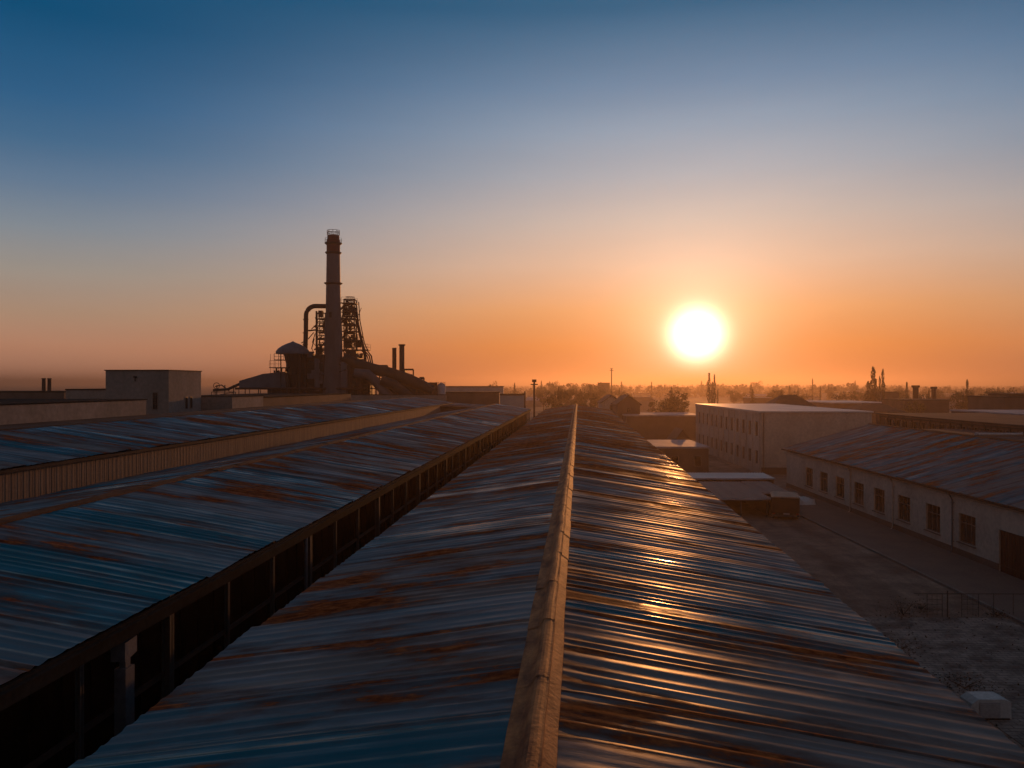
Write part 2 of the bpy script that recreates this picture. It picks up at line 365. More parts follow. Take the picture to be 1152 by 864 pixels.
# -- the shed on its left side
sb = empty('long_shed', (-14.4, 60, 0), 0, 'long blue corrugated shed with rust stains and dark open bays beside the middle shed', 'shed')
z2 = HC - 3.42; y0, y1 = -62.0, 78.0; e2x, e2z = -8.31 + 14.4, HC - 4.33
slope_mesh('roof_slope', M['roof_left'], sb, .05, z2, e2x, e2z, y0, y1, seed=31)
slope_mesh('roof_slope', M['roof_left'], sb, -.05, z2, -7.3, z2 - 1.1, y0, y1, seed=37)
ridge_cap(sb, 0, z2 + .05, y0, y1, .26, .26, .05, .05, M['cap2'], seed=5)
b = MB(); b.box(e2x - .02, e2x + .06, y0, y1, e2z - .36, e2z - .04)
b.box(e2x + .06, e2x + .16, y0, y1, e2z - .11, e2z - .085); b.build('fascia', M['fascia'], sb)
b = MB()
yy = y0
while yy < y1:            # sheeting of the recessed bays, their shade put into its colour, with narrow ribs
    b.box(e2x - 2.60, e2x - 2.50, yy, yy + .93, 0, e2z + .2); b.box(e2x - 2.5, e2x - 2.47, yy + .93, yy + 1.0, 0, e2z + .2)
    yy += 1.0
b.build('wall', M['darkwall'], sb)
k = 0; yy = y0 + .6
while yy < y1:
    b = MB(); w_ = .05 if k % 3 else .09
    b.box(e2x - .30, e2x - .30 + 2*w_, yy - .02, yy + .02, 0, e2z - .05); b.box(e2x - .30, e2x - .27, yy - w_, yy + w_, 0, e2z - .05)
    b.box(e2x - .30 + 2*w_ - .03, e2x - .30 + 2*w_, yy - w_, yy + w_, 0, e2z - .05)
    b.build('post', M['post'], sb); k += 1; yy += 2.9
b = MB(); b.box(e2x - .32, e2x - .26, y0, y1, e2z - 1.75, e2z - 1.65); b.build('rail', M['steel_rust'], sb)
b = MB(); yd = 14.3 - 60; b.box(e2x - .26, e2x - .04, yd - .15, yd + .15, 0, e2z - .95)
b.add([(e2x-.3,yd-.2,e2z-.8),(e2x-.02,yd-.2,e2z-.8),(e2x-.02,yd+.2,e2z-.72),(e2x-.3,yd+.2,e2z-.72),(e2x-.3,yd-.2,e2z-.45),(e2x-.02,yd-.2,e2z-.45),(e2x-.02,yd+.2,e2z-.42),(e2x-.3,yd+.2,e2z-.42)],
      [(0,3,2,1),(4,5,6,7),(0,1,5,4),(1,2,6,5),(2,3,7,6),(3,0,4,7)])
b.box(e2x - .2, e2x - .08, yd - .08, yd + .08, e2z - .95, e2z - .8); b.build('downpipe', M['duct'], sb)
b = MB(); b.tube([(e2x - .05, 24 - 60, 0), (e2x - .05, 24 - 60, e2z - .3)], .055, 10); b.build('downpipe', M['duct'], sb)
for ye in (y0, y1 - .2):
    b = MB(); b.prism([(-7.2, 0), (e2x - .6, 0), (e2x - .6, e2z - .03), (0, z2 - .1), (-7.2, z2 - 1.2)], 'y', ye, ye + .2); b.build('gable_wall', M['brown'], sb)

# -- the shed behind it: beige ribbed wall under a blue roof
sc_ = empty('long_shed', (-22, 60, 0), 0, 'blue roofed shed standing higher with a beige ribbed wall along its side', 'shed')
y0, y1w, y1 = -62.0, 66.0, 78.0; z3 = HC - 3.25
slope_mesh('roof_slope', M['roof_left'], sc_, -6.5, HC - 2.28, .22, z3 + .02, y0, y1, seed=41, pitch=.34)
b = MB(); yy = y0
while yy < y1w:
    b.box(-.08, 0, yy, yy + .2, 0, z3 - .05); b.box(0, .009, yy + .14, yy + .2, 0, z3 - .05); yy += .34
    b.box(-.08, -.004, yy - .14, yy, 0, z3 - .05)
b.build('wall', M['ribwall'], sc_)
b = MB(); b.box(.2, .26, y0, y1, z3 - .15, z3 - .03); b.build('eave_trim', M['trim'], sc_)
b = MB(); b.box(-6.8, -6.4, y0, y1, HC - 2.5, HC - 2.24); b.build('ridge_cap', M['trim'], sc_)
b = MB(); b.box(-6.5, -6.2, y0, y1, 0, HC - 2.5); b.build('wall', M['brown'], sc_)
an = empty('shed_annex', (-22, 138, 0), 0, 'low flat blue-grey annex roof continuing behind the end of the beige ribbed wall', 'shed')
slope_mesh('roof_slope', M['roof_left'], an, -6.0, HC - 3.1, 7.0, HC - 3.9, -10, 6, seed=43)
b = MB(); b.box(-5.8, 6.8, -9.5, 5.5, 0, HC - 4.0); b.build('wall', M['brown'], an)

# -- flat roofed halls and the tower block beyond them
fh = empty('flat_roof_hall', (-28.9, 0, 0), 0, 'low hall with flat grey roof and long plain parapet in front of the tower block', 'hall')
b = MB(); b.box(-5.1, 0, 0, 120, 0, HC - 2.42); b.build('roof', M['flatroof'], fh)
b = MB(); b.box(-22, -5.1, 0, 60.5, 0, HC - 1.26); b.box(-9, -5.1, 76.2, 84, 0, HC - 1.3); b.build('wall', M['block'], fh)
b = MB(); b.box(-22.2, -5.04, -.1, 60.6, HC - 1.26, HC - 1.18); b.box(-9.1, -5.04, 76.2, 84.1, HC - 1.3, HC - 1.23); b.build('coping', M['fascia'], fh)
fw = empty('flat_roof_hall', (-34.2, 84.2, 0), 0, 'grey brown flat hall just in front of the chimney plant', 'hall')
b = MB(); b.box(-14, 0, 0, 34, 0, HC - 1.5); b.build('wall', M['brown'], fw)
b = MB(); b.box(-14.1, .08, -.1, 34.1, HC - 1.5, HC - 1.42); b.build('coping', M['fascia'], fw)

tb = empty('tower_block', (-36.78, 69.2, 0), 0, 'tall flat-topped block, dark grey front and warm lit side wall, above the roofs', 'building')
b = MB(); b.box(-5.95, 0, 0, 6.2, 0, HC + 1.20); b.build('wall', M['block'], tb)
b = MB(); b.box(-6.03, .08, -.1, 6.28, HC + 1.20, HC + 1.29); b.build('coping', M['tile'], tb)
for y_ in (3.0, 3.9):
    b = MB(); b.box(.003, .035, y_, y_ + .5, HC - 2.35, HC - 1.2); o = b.build('window', M['window'], tb)
    b = MB(); b.box(.035, .045, y_ + .06, y_ + .44, HC - 2.28, HC - 1.27); b.build('pane', M['glass'], o)
b = MB(); b.box(-1.5, -1.0, -.04, -.003, HC - 2.3, HC - .75); o = b.build('window', M['window'], tb)
b = MB(); b.box(-1.44, -1.27, -.05, -.04, HC - 2.25, HC - .8); b.box(-1.23, -1.06, -.05, -.04, HC - 2.25, HC - .8); b.build('pane', M['glass'], o)
b = MB(); b.tube([(-3.1, -.1, HC + .25), (-3.1, -.1, HC + .62)], .05, 8); b.box(-3.2, -3.0, -.22, -.003, HC + .55, HC + .72); b.build('wall_lamp', M['steel'], tb)
for (px0, px1, py, d, lab, mt) in (
        (74, 119, 439, 150, 'low grey flat building behind the long parapet beside the tower block', 'block'),
        (-60, 72, 441.5, 170, 'wide pale flat building at the far left edge under the two small chimneys', 'brown')):
    a = world_at(px0, d); c_ = world_at(px1, d); z = height_at(py, d)
    o = empty('flat_building', a, ALPHA, lab, 'building'); w_ = (c_ - a).length
    b = MB(); b.box(0, w_, 0, 14, 0, z); b.build('wall', M[mt], o)
    b = MB(); b.box(-.1, w_ + .1, -.1, 14.1, z, z + .25); b.build('coping', M['fascia'], o)
for px, lab in ((34, 'small brick chimney, left of the pair above the flat roofs'), (40.5, 'small brick chimney, right of the pair above the flat roofs')):
    d = 172; o = empty('small_chimney', world_at(px, d, height_at(441.5, d) + .25), ALPHA, lab, 'chimney', 'pair of small chimneys')
    b = MB(); b.lathe([(.42, 0), (.38, 2.6)], 0, 5, 14); b.build('shaft', M['steel_rust'], o)
    b = MB(); b.lathe([(.46, 2.6), (.46, 2.85)], 0, 5, 14); b.build('cap', M['steel'], o)

# ------------------------------------------------------------------ the plant with the tall chimney
PD = 160.0; K = PD / F
def pu(px): return (px - 375) * K
def pz(py): return HC + (432 - py) * K
def plant_thing(name, px, label, cat, group=None, dy=0):
    o = empty(name, world_at(px, PD) + Vector((-math.sin(ALPHA), math.cos(ALPHA), 0)) * dy, ALPHA, label, cat, group); o['_px'] = px
    del o['_px']; return o, (lambda q: (q - px) * K)
def rail(b, x0, x1, y, z, h=1.0, step=.9, w=.035):
    n = max(1, int(abs(x1 - x0) / step))
    for i in range(n + 1):
        x = x0 + (x1 - x0) * i / n; b.bar((x, y, z), (x, y, z + h), w)
    for q in (1, .5): b.bar((x0, y, z + h*q), (x1, y, z + h*q), w)
def ring_rail(b, r, z, h, n, w=.04, cx=0, cy=0):
    for k in range(n):
        a = 2*math.pi*k/n; b.bar((cx + r*math.cos(a), cy + r*math.sin(a), z), (cx + r*math.cos(a), cy + r*math.sin(a), z + h), w)
    for q in (.5, 1):
        b.tube([(cx + r*math.cos(2*math.pi*k/20), cy + r*math.sin(2*math.pi*k/20), z + h*q) for k in range(21)], w*.8, 5, False)

ch, U = plant_thing('tall_chimney', 375, 'tall grey steel chimney with dark red top and ring platforms, tallest thing in view', 'chimney')
b = MB(); b.lathe([(2.3, 0), (2.15, pz(440)), (1.8, pz(400)), (1.72, pz(372)), (1.5, pz(352)), (1.42, pz(320)), (1.32, pz(284))], 0, 0, 32); b.build('shaft', M['stack'], ch)
b = MB(); b.lathe([(1.33, pz(284)), (1.33, pz(270)), (1.2, pz(269)), (1.18, pz(265))], 0, 0, 32); b.build('band', M['stack_red'], ch)
for py, r in ((274, 1.72), (284.5, 1.62), (319, 1.82)):
    b = MB(); b.lathe([(1.3, pz(py) - .35), (r, pz(py)), (r, pz(py) + .12), (1.3, pz(py) + .14)], 0, 0, 32); o = b.build('platform', M['steel'], ch)
    if py == 274:
        b = MB(); ring_rail(b, r - .05, pz(py) + .1, .9, 10, .03); b.build('railing', M['steel'], o)
b = MB(); ring_rail(b, 1.22, pz(265), 1.0, 9, .06)
for k in range(9):
    a = 2*math.pi*k/9; a2 = a + .7; b.bar((1.22*math.cos(a), 1.22*math.sin(a), pz(265)), (1.22*math.cos(a2), 1.22*math.sin(a2), pz(265) + 1.0), .04)
b.build('crown_railing', M['steel'], ch)
b = MB()
for x in (-.2, .2): b.bar((-1.0 + x, -1.55, pz(440)), (-.75 + x, -1.2, pz(274)), .03)
for i in range(90):
    t = i / 90; b.bar((-1.2 + .25*t, -1.55 + .35*t, pz(440) + (pz(274) - pz(440))*t), (-.8 + .25*t, -1.55 + .35*t, pz(440) + (pz(274) - pz(440))*t), .02)
b.build('ladder', M['steel'], ch)
b = MB(); b.box(-.45, .05, -1.75, -1.45, pz(358), pz(352)); b.build('hatch', M['steel'], ch)

def lattice(b, x0, x1, y0_, y1_, z0, z1, n, w=.12, brace=True):
    for x in (x0, x1):
        for y in (y0_, y1_): b.bar((x, y, z0), (x, y, z1), w)
    for i in range(n + 1):
        z = z0 + (z1 - z0) * i / n
        for y in (y0_, y1_): b.bar((x0, y, z), (x1, y, z), w*.8)
        for x in (x0, x1): b.bar((x, y0_, z), (x, y1_, z), w*.8)
        if brace and i < n:
            zn = z0 + (z1 - z0) * (i + 1) / n; a, c = (x0, x1) if i % 2 else (x1, x0)
            for y in (y0_, y1_): b.bar((a, y, z), (c, y, zn), w*.6)
            b.bar((x0, y0_, z), (x0, y1_, zn), w*.6); b.bar((x1, y1_, z), (x1, y0_, zn), w*.6)
lt, U = plant_thing('lattice_tower', 393, 'dark steel lattice tower with platforms against the sun side of the tall chimney', 'tower', dy=2)
b = MB(); lattice(b, U(386), U(397.5), -1.2, 1.2, 0, pz(336), 17, .17); b.build('frame', M['steel'], lt)
for py, xa, xb in ((340, 383, 399), (349, 384, 399), (357.5, 384, 400), (365, 384, 400), (372, 384, 401), (382, 384, 403), (393, 384, 414)):
    b = MB(); b.box(U(xa), U(xb), -1.6, 1.6, pz(py) - .18, pz(py)); o = b.build('platform', M['steel'], lt)
    b = MB(); rail(b, U(xa) + .1, U(xb) - .1, -1.5, pz(py), 1.1, 1.0, .035); b.build('railing', M['steel'], o); b = MB(); rail(b, U(xa) + .1, U(xb) - .1, 1.5, pz(py), 1.1, 1.0, .035); b.build('railing', M['steel'], o)
b = MB()
for i in range(9):
    b.tube([(U(391.5) + .9*math.cos(2*math.pi*k/12), .9*math.sin(2*math.pi*k/12), pz(333) - i*.9) for k in range(13)], .05, 5, False)
b.build('ladder_cage', M['steel'], lt)
b = MB()
b.tube([(U(398), 0, pz(345)), (U(400), 0, pz(362)), (U(404), 0, pz(380)), (U(408.5), 0, pz(398)), (U(409), 0, pz(408))], .3, 8)
b.tube([(U(400.5), .8, pz(338)), (U(402), .8, pz(360)), (U(407), .8, pz(385)), (U(411), .8, pz(394))], .1, 6)
for dx_ in (0, 3, 6): b.tube([(U(405 + dx_), 0, pz(394)), (U(411 + dx_*.8), 0, pz(400)), (U(414 + dx_*.6), 0, pz(411))], .14, 6)
b.build('pipe', M['steel_rust'], lt)
g = random.Random(77); b = MB()
for i in range(60):
    x0_, z0_ = g.uniform(384, 400), g.uniform(342, 436); b.bar((U(x0_), g.uniform(-1.3, 1.3), pz(z0_)), (U(x0_ + g.uniform(-5, 5)), g.uniform(-1.3, 1.3), pz(z0_ + g.uniform(-9, 9))), g.uniform(.06, .16))
b.build('lattice', M['steel_rust'], lt)
for k in range(22):
    b = MB(); xx, za = g.uniform(383, 403), g.uniform(345, 430); yy = g.uniform(-1.5, 1.5)
    if k % 2: b.box(U(xx), U(xx) + g.uniform(.4, 1.4), yy, yy + 1, pz(za), pz(za) + g.uniform(.4, 1.6)); b.build('equipment_box', M['steel'], lt)
    else: b.tube([(U(xx), yy, pz(za)), (U(xx + g.uniform(-2, 3)), yy, pz(za + 8)), (U(xx + g.uniform(-4, 5)), yy, pz(za + 17))], g.uniform(.08, .2), 6); b.build('pipe', M['steel_rust'], lt)
b = MB(); b.box(U(384), U(392), -.7, .7, pz(353), pz(346)); b.box(U(386), U(394), -.9, .5, pz(391), pz(380)); b.box(U(388), U(400), -1.5, 1.2, pz(408), pz(394)); b.build('hoist_box', M['steel'], lt)
for dz_ in (348, 364): 
    b = MB(); b.tube([(U(382), -1.3, pz(dz_)), (U(388), -1.3, pz(dz_ - 6)), (U(393), -1.3, pz(dz_ - 3))], .22, 8); b.build('pipe', M['steel_rust'], lt)

l2, U = plant_thing('lattice_tower', 362, 'slim steel pipe frame between the bent duct and the tall chimney', 'tower', dy=1)
b = MB(); lattice(b, U(357), U(366), -1, 1, 0, pz(352), 15, .12)
b.bar((U(356.2), -1.1, 0), (U(356.2), -1.1, pz(350)), .28)
for py in (358, 366, 373, 380, 387): b.box(U(358), U(366), -1.2, 1.2, pz(py) - .25, pz(py))
b.build('frame', M['steel'], l2)
g = random.Random(70)
for k in range(26):
    b = MB(); xx, za = g.uniform(352, 367), g.uniform(352, 402); yy = g.uniform(-1.6, 1.2)
    if k % 3 == 0: b.box(U(xx), U(xx) + g.uniform(.5, 1.5), yy, yy + 1, pz(za), pz(za) + g.uniform(.3, 1.3)); nm_ = 'equipment_box'
    elif k % 3 == 1: b.tube([(U(xx), yy, pz(za)), (U(xx + g.uniform(-4, 4)), yy, pz(za + g.uniform(3, 12))), (U(xx + g.uniform(-5, 5)), yy, pz(za + g.uniform(12, 18)))], g.uniform(.08, .2), 6); nm_ = 'pipe'
    else: b.box(U(356), U(367), yy, yy + .6, pz(za), pz(za) + .14); nm_ = 'ledge'
    b.build(nm_, M['steel_rust' if k % 2 else 'steel'], l2)
b = MB()
for i, (a_, c_) in enumerate(((346, 357), (352, 358))): b.tube([(U(a_ + 1), -1, pz(372 - 5*i)), (U(c_), -1, pz(371 - 2*i))], .18, 6)
b.tube([(U(339), -1, pz(386)), (U(347), -1, pz(381)), (U(353), -1, pz(374))], .1, 6); b.tube([(U(366), 0, pz(382)), (U(360), 0, pz(390)), (U(352), 0, pz(393))], .16, 6)
b.build('pipe', M['steel_rust'], l2)
bd, U = plant_thing('bent_duct', 346, 'thick dark duct bending down from the tall chimney to the domed tank', 'duct', dy=0)
pts = [(U(368), 0, pz(344.5))]
for k in range(9):
    a = math.pi/2 + (math.pi/2)*k/8; pts.append((U(355) + 1.9*math.cos(a) , 0, pz(346) - 1.6 + 1.9*math.sin(a) - .35*(1-k/8)*0))
pts += [(U(344.2), 0, pz(372)), (U(343.4), 0, pz(396)), (U(343), 0, pz(420)), (U(343), 0, 0)]
b = MB(); b.tube(pts, .46, 14); b.build('pipe', M['steel'], bd)
b = MB()
for py in (360, 375, 388): b.lathe([(.46, pz(py)), (.56, pz(py)), (.56, pz(py) + .16), (.46, pz(py) + .16)], U(344 - (py-360)*.02), 0, 14)
b.build('flange', M['steel'], bd)

dt, U = plant_thing('domed_tank', 331, 'round tank with a wide blue-grey conical roof on dark legs beside the chimney', 'tank', dy=-1)
b = MB(); b.lathe([(3.25, pz(398.5)), (3.3, pz(396)), (2.85, pz(392.5)), (2.1, pz(389.5)), (1.2, pz(387)), (.35, pz(385.2)), (.22, pz(384.6)), (.05, pz(384.2))], 0, 0, 32); b.build('roof', M['dome'], dt)
b = MB(); b.lathe([(.9, pz(421)), (1.2, pz(412)), (1.5, pz(405)), (1.8, pz(398.5))], 0, 0, 28); b.build('body', M['steel'], dt)
for k in range(6):
    a = k*math.pi/3 + .3; b = MB(); b.bar((2.3*math.cos(a), 2.3*math.sin(a), 0), (2.3*math.cos(a), 2.3*math.sin(a), pz(399)), .16); b.build('leg', M['steel'], dt)
b = MB(); b.box(U(309), U(330), -2.6, 2.6, pz(413.5) - .15, pz(413.5)); rail(b, U(309), U(322), -2.5, pz(413.5), 1.3, .9, .04); rail(b, U(314), U(324), -2.2, pz(405), 1.2, .8, .04); b.box(U(314), U(324), -2.3, 1, pz(405) - .12, pz(405))
for x in (310, 314, 319): b.bar((U(x), -2.4, pz(421)), (U(x), -2.4, pz(399)), .05)
b.build('platform', M['steel'], dt)

fr, U = plant_thing('furnace_building', 350, 'dark furnace house with pipes and ledges filling the foot of the chimney plant', 'building', dy=1.5)
b = MB()
b.box(U(318), U(392), -1.2, 5, 0, pz(419)); b.box(U(345), U(402), -1.6, 4, pz(419), pz(402)); b.box(U(336), U(352), -1, 4, pz(419), pz(398))
b.box(U(398), U(416), -1, 4, 0, pz(424)); b.prism([(U(300), 0), (U(320), 0), (U(320), pz(419)), (U(306), pz(420.5)), (U(300), pz(422))], 'y', -1, 5)
b.build('wall', M['steel'], fr)
for px, r, a_, c_ in ((358, .55, 440, 404), (366, .4, 446, 400), (371, .35, 446, 398), (388, .7, 446, 408), (396, .45, 446, 410), (404, .5, 446, 420), (332, .5, 446, 420), (325, .35, 446, 421), (340, .3, 446, 402)):
    b = MB(); b.tube([(U(px), -2.3, pz(a_)), (U(px), -2.3, pz(c_)), (U(px) + .4, -1.2, pz(c_) + .5)], r, 12); b.build('pipe', M['stack'] if r > .5 else M['steel_rust'], fr)
for py in (406, 413, 421, 430):
    b = MB(); b.box(U(340), U(404), -2.0, -1.1, pz(py) - .15, pz(py)); rail(b, U(340), U(404), -1.95, pz(py), .9, 1.2, .03); b.build('ledge', M['steel_rust'], fr)
b = MB(); b.tube([(U(268), -3.2, pz(437)), (U(412), -3.2, pz(437))], .22, 10)
for x in range(272, 412, 12): b.bar((U(x), -3.2, 0), (U(x), -3.2, pz(437)), .1)
b.build('pipe', M['steel_rust'], fr)
g = random.Random(14)
for i in range(46):
    b = MB(); xx = g.uniform(346, 400); ya = g.uniform(402, 436)
    if i % 2: b.tube([(U(xx), -2.0 - g.random(), pz(ya)), (U(xx + g.uniform(4, 14)), -2.0 - g.random(), pz(ya + g.uniform(-4, 6)))], g.uniform(.07, .2), 6)
    else: b.box(U(xx), U(xx) + g.uniform(.4, 1.6), -2.6, -1.7, pz(ya), pz(ya) + g.uniform(.4, 1.8))
    b.build('pipe' if i % 2 else 'equipment_box', M[g.choice(('steel', 'steel_rust', 'stack', 'steel'))], fr)
g = random.Random(4); b = MB()
for i in range(46):      # vents, boxes, valves and brackets on the roofs
    px = g.uniform(302, 412); py = 419 if px < 345 else (402 if px < 402 else 424)
    w_, h_ = g.uniform(.15, .7), g.uniform(.2, 1.1); x = U(px); y = g.uniform(-1, 3)
    b.box(x, x + w_, y, y + w_, pz(py), pz(py) + h_)
b.build('roof_vent', M['steel'], fr)

gl, U = plant_thing('conveyor_gallery', 290, 'sloping grey conveyor gallery descending from the furnace house towards the tower block', 'conveyor', dy=-.5)
b = MB(); b.prism([(U(270), pz(436)), (U(270), pz(428.5)), (U(297), pz(420.5)), (U(322), pz(418)), (U(322), pz(436))], 'y', 0, 4); b.build('gallery', M['dome'], gl)
b = MB(); b.tube([(U(240), .5, pz(439)), (U(256), .5, pz(438)), (U(272), .5, pz(431))], .3, 6); b.tube([(U(240), 1.5, pz(435)), (U(247), 1.5, pz(433)), (U(256), 1.5, pz(440))], .12, 6); b.build('belt', M['steel'], gl)
for x in (243, 252, 262, 275, 290, 305):
    b = MB(); b.bar((U(x), .5, 0), (U(x + 1), .5, pz(433 if x < 270 else 430)), .14); b.build('leg', M['steel'], gl)
b = MB(); lattice(b, U(239), U(262), 0, 2, 0, pz(441), 12, .1)
ring = [(U(244) + .6*math.cos(2*math.pi*k/14), .3, pz(434) + .6*math.sin(2*math.pi*k/14)) for k in range(15)]; b.tube(ring, .07, 5, False)
b.build('frame', M['steel'], gl)

du, U = plant_thing('sloping_duct', 430, 'fat dark duct sloping down from the furnace house past the twin stacks', 'duct', dy=-1)
b = MB(); b.tube([(U(388), 0, pz(402)), (U(402), 0, pz(409)), (U(420), 0, pz(415)), (U(440), 0, pz(420)), (U(460), 0, pz(427)), (U(478), 0, pz(435)), (U(488), 0, pz(440))], [.9, 1.05, 1.1, 1.15, 1.2, 1.1, .9], 18); b.build('pipe', M['steel'], du)
b = MB(); b.tube([(U(402), -1.6, pz(420)), (U(416), -1.6, pz(421)), (U(424), -1.6, pz(428)), (U(440), -1.6, pz(446)), (U(446), -1.6, pz(456))], .95, 16); b.build('pipe', M['stack'], du)
b = MB(); b.tube([(U(432), -2.2, pz(428)), (U(446), -2.2, pz(433)), (U(462), -2.2, pz(446)), (U(472), -2.2, pz(456))], 1.0, 16); b.build('pipe', M['steel'], du)
b = MB(); b.box(U(430), U(464), 0, 4, 0, pz(421)); b.box(U(462), U(486), 0, 4, 0, pz(434)); b.box(U(436), U(456), .5, 3.5, pz(421), pz(416.5)); b.build('housing', M['steel'], du)
b = MB()
for x in (408, 416, 424, 470, 478, 487): b.bar((U(x), 0, 0), (U(x), 0, pz(428 if x < 430 else 436)), .2)
for py in (426, 432, 437): b.bar((U(404), 0, pz(py)), (U(430), 0, pz(py)), .14)
b.build('frame', M['steel_rust'], du)
b = MB(); lattice(b, U(407), U(419), -.6, .6, 0, pz(424), 9, .09); b.build('support_lattice', M['steel_rust'], du)
for px, pt, r, lab in ((442, 392.5, .43, 'shorter dark stack of the twin pair beyond the sloping duct'), (450.6, 388.5, .52, 'taller capped dark stack of the twin pair beyond the sloping duct')):
    o, U = plant_thing('steel_stack', px, lab, 'chimney', 'twin stacks of the plant', dy=2)
    b = MB(); b.lathe([(r*1.05, 0), (r, pz(pt))], 0, 0, 18); b.build('shaft', M['steel_rust'] if px < 445 else M['steel'], o)
    b = MB(); b.lathe([(r*1.02, pz(pt)), (r*(1.35 if px > 445 else 1.05), pz(pt) + .05), (r*(1.35 if px > 445 else 1.05), pz(pt) + .3)], 0, 0, 18); b.build('cap', M['steel'], o)
st, U = plant_thing('pipe_bridge', 476, 'low rusty steel pipe bridge with portal frames at the end of the plant', 'pipe bridge', dy=0)
b = MB()
for (xa, xb, py) in ((427, 436, 411.5), (453, 465, 415.7), (465, 477, 426), (472, 477, 425), (477, 491, 432)):
    b.bar((U(xa), 0, pz(py)), (U(xb), 0, pz(py)), .26)
    for x in (xa, xb): b.bar((U(x), 0, 0), (U(x), 0, pz(py)), .2)
    b.build('portal_frame', M['steel_rust'], st); b = MB()
for i in range(8): b.bar((U(464 + 3.4*i), 0, pz(438)), (U(466.4 + 3.4*i), 0, pz(431)), .1)
b.bar((U(462), 0, pz(438)), (U(492), 0, pz(438)), .2); b.bar((U(462), 0, pz(431)), (U(492), 0, pz(431)), .2)
for x in (463, 470, 477, 484, 491): b.bar((U(x), .3, 0), (U(x), .3, pz(430)), .22)
b.build('frame', M['steel_rust'], st)
b = MB(); b.box(U(455), U(462), -.6, .6, pz(425), pz(421.5)); b.box(U(485), U(491), -.6, .6, pz(450), pz(433)); b.build('valve_box', M['steel'], st)
tk, U = plant_thing('round_tank', 496, 'small pale round tank at the end of the pipe bridge', 'tank', dy=1)
b = MB(); b.lathe([(.85, 0), (.85, pz(434)), (.6, pz(431.8)), (.15, pz(430.6))], 0, 0, 20); b.build('body', M['paleroof'], tk)
b = MB(); ring_rail(b, .8, pz(434), .7, 8, .03); b.build('railing', M['steel'], tk)
ww = empty('boundary_wall', world_at(262, 150), ALPHA, 'long plain wall in front of the chimney plant', 'wall')
b = MB(); b.box(0, 40, 0, .3, 0, height_at(444.5, 150)); b.build('panel', M['block'], ww); b = MB(); b.box(-.05, 40.05, -.06, .36, height_at(444.5, 150), height_at(444.5, 150) + .15); b.build('coping', M['fascia'], ww)
# solid yard behind
# ------------------------------------------------------------------ generic box / gabled buildings
def box_building(name, px0, px1, ptop, d, depth, label, wall, roof, cat='building', rz=ALPHA, roof_t=.25, group=None, windows=0, over=.12):
    a = world_at(px0, d); c_ = world_at(px1, d); w_ = (c_ - a).length; z = height_at(ptop, d)
    o = empty(name, a, rz, label, cat, group)
    b = MB(); b.box(0, w_, 0, depth, 0, z - roof_t); b.build('wall', M[wall], o)
    b = MB(); b.box(-over, w_ + over, -over, depth + over, z - roof_t, z); b.build('roof', M[roof], o)
    for i in range(windows):
        x = w_ * (i + .5) / windows
        b = MB(); b.box(x - .5, x + .5, -.05, -.003, 1.1, min(2.5, z - .6)); f_ = b.build('window', M['window'], o)
        b = MB(); b.box(x - .42, x + .42, -.06, -.05, 1.18, min(2.42, z - .68)); b.build('pane', M['glass'], f_)
    return o
def gable_house(name, px0, px1, ptop, rise, d, depth, label, wall, roof, rz=ALPHA, ridge='y', group=None, hip=0, windows=1):
    a = world_at(px0, d); c_ = world_at(px1, d); w_ = (c_ - a).length; zt = height_at(ptop, d); ze = zt - rise
    o = empty(name, a, rz, label, 'house', group)
    b = MB(); b.box(0, w_, 0, depth, 0, ze)
    if ridge == 'y' and not hip:
        b.prism([(0, ze), (w_, ze), (w_/2, zt - .12)], 'y', 0, .25); b.prism([(0, ze), (w_, ze), (w_/2, zt - .12)], 'y', depth - .25, depth)
    b.build('wall', M[wall], o); b = MB(); e = .35; t = .16
    if ridge == 'y':
        h = hip * depth
        A = [(-e, -e, ze - e*rise/(w_/2)), (w_ + e, -e, ze - e*rise/(w_/2)), (w_ + e, depth + e, ze - e*rise/(w_/2)), (-e, depth + e, ze - e*rise/(w_/2)), (w_/2, h - (0 if hip else e), zt), (w_/2, depth - h + (0 if hip else e), zt)]
    else:
        h = hip * w_
        A = [(-e, -e, ze - .2), (w_ + e, -e, ze - .2), (w_ + e, depth + e, ze - .2), (-e, depth + e, ze - .2), (h - (0 if hip else e), depth/2, zt), (w_ - h + (0 if hip else e), depth/2, zt)]
    B = [(x, y, z + t) for x, y, z in A]
    fs = [(0, 1, 4), (1, 2, 5, 4), (2, 3, 5), (3, 0, 4, 5)] if ridge == 'y' else [(0, 1, 5, 4), (1, 2, 5), (2, 3, 4, 5), (3, 0, 4)]
    if not hip:   # open gables: only the two slopes, as thick slabs
        fs = [(1, 2, 5, 4), (3, 0, 4, 5)] if ridge == 'y' else [(0, 1, 5, 4), (2, 3, 4, 5)]
        for f in fs:
            n = len(f); vs = [A[i] for i in f] + [B[i] for i in f]
            b.add(vs, [tuple(range(n))[::-1], tuple(range(n, 2*n))] + [(i, (i+1) % n, n+(i+1) % n, n+i) for i in range(n)])
    else:
        b.add(B, fs); b.add(A, [tuple(f[::-1]) for f in fs]); b.add(A[:4] + B[:4], [(0, 1, 5, 4), (1, 2, 6, 5), (2, 3, 7, 6), (3, 0, 4, 7)])
    b.build('roof', M[roof], o)
    for i in range(windows):
        x = w_ * (i + .5) / windows
        b = MB(); b.box(x - .45, x + .45, -.05, -.003, ze - 1.9, ze - .7); f_ = b.build('window', M['window'], o)
        b = MB(); b.box(x - .38, x + .38, -.06, -.05, ze - 1.83, ze - .77); b.build('pane', M['glass'], f_)
    return o
box_building('flat_building', 500, 561.5, 440.8, 172, 10, 'brown flat-roofed hall beyond the end of the ribbed shed', 'brown', 'trim')
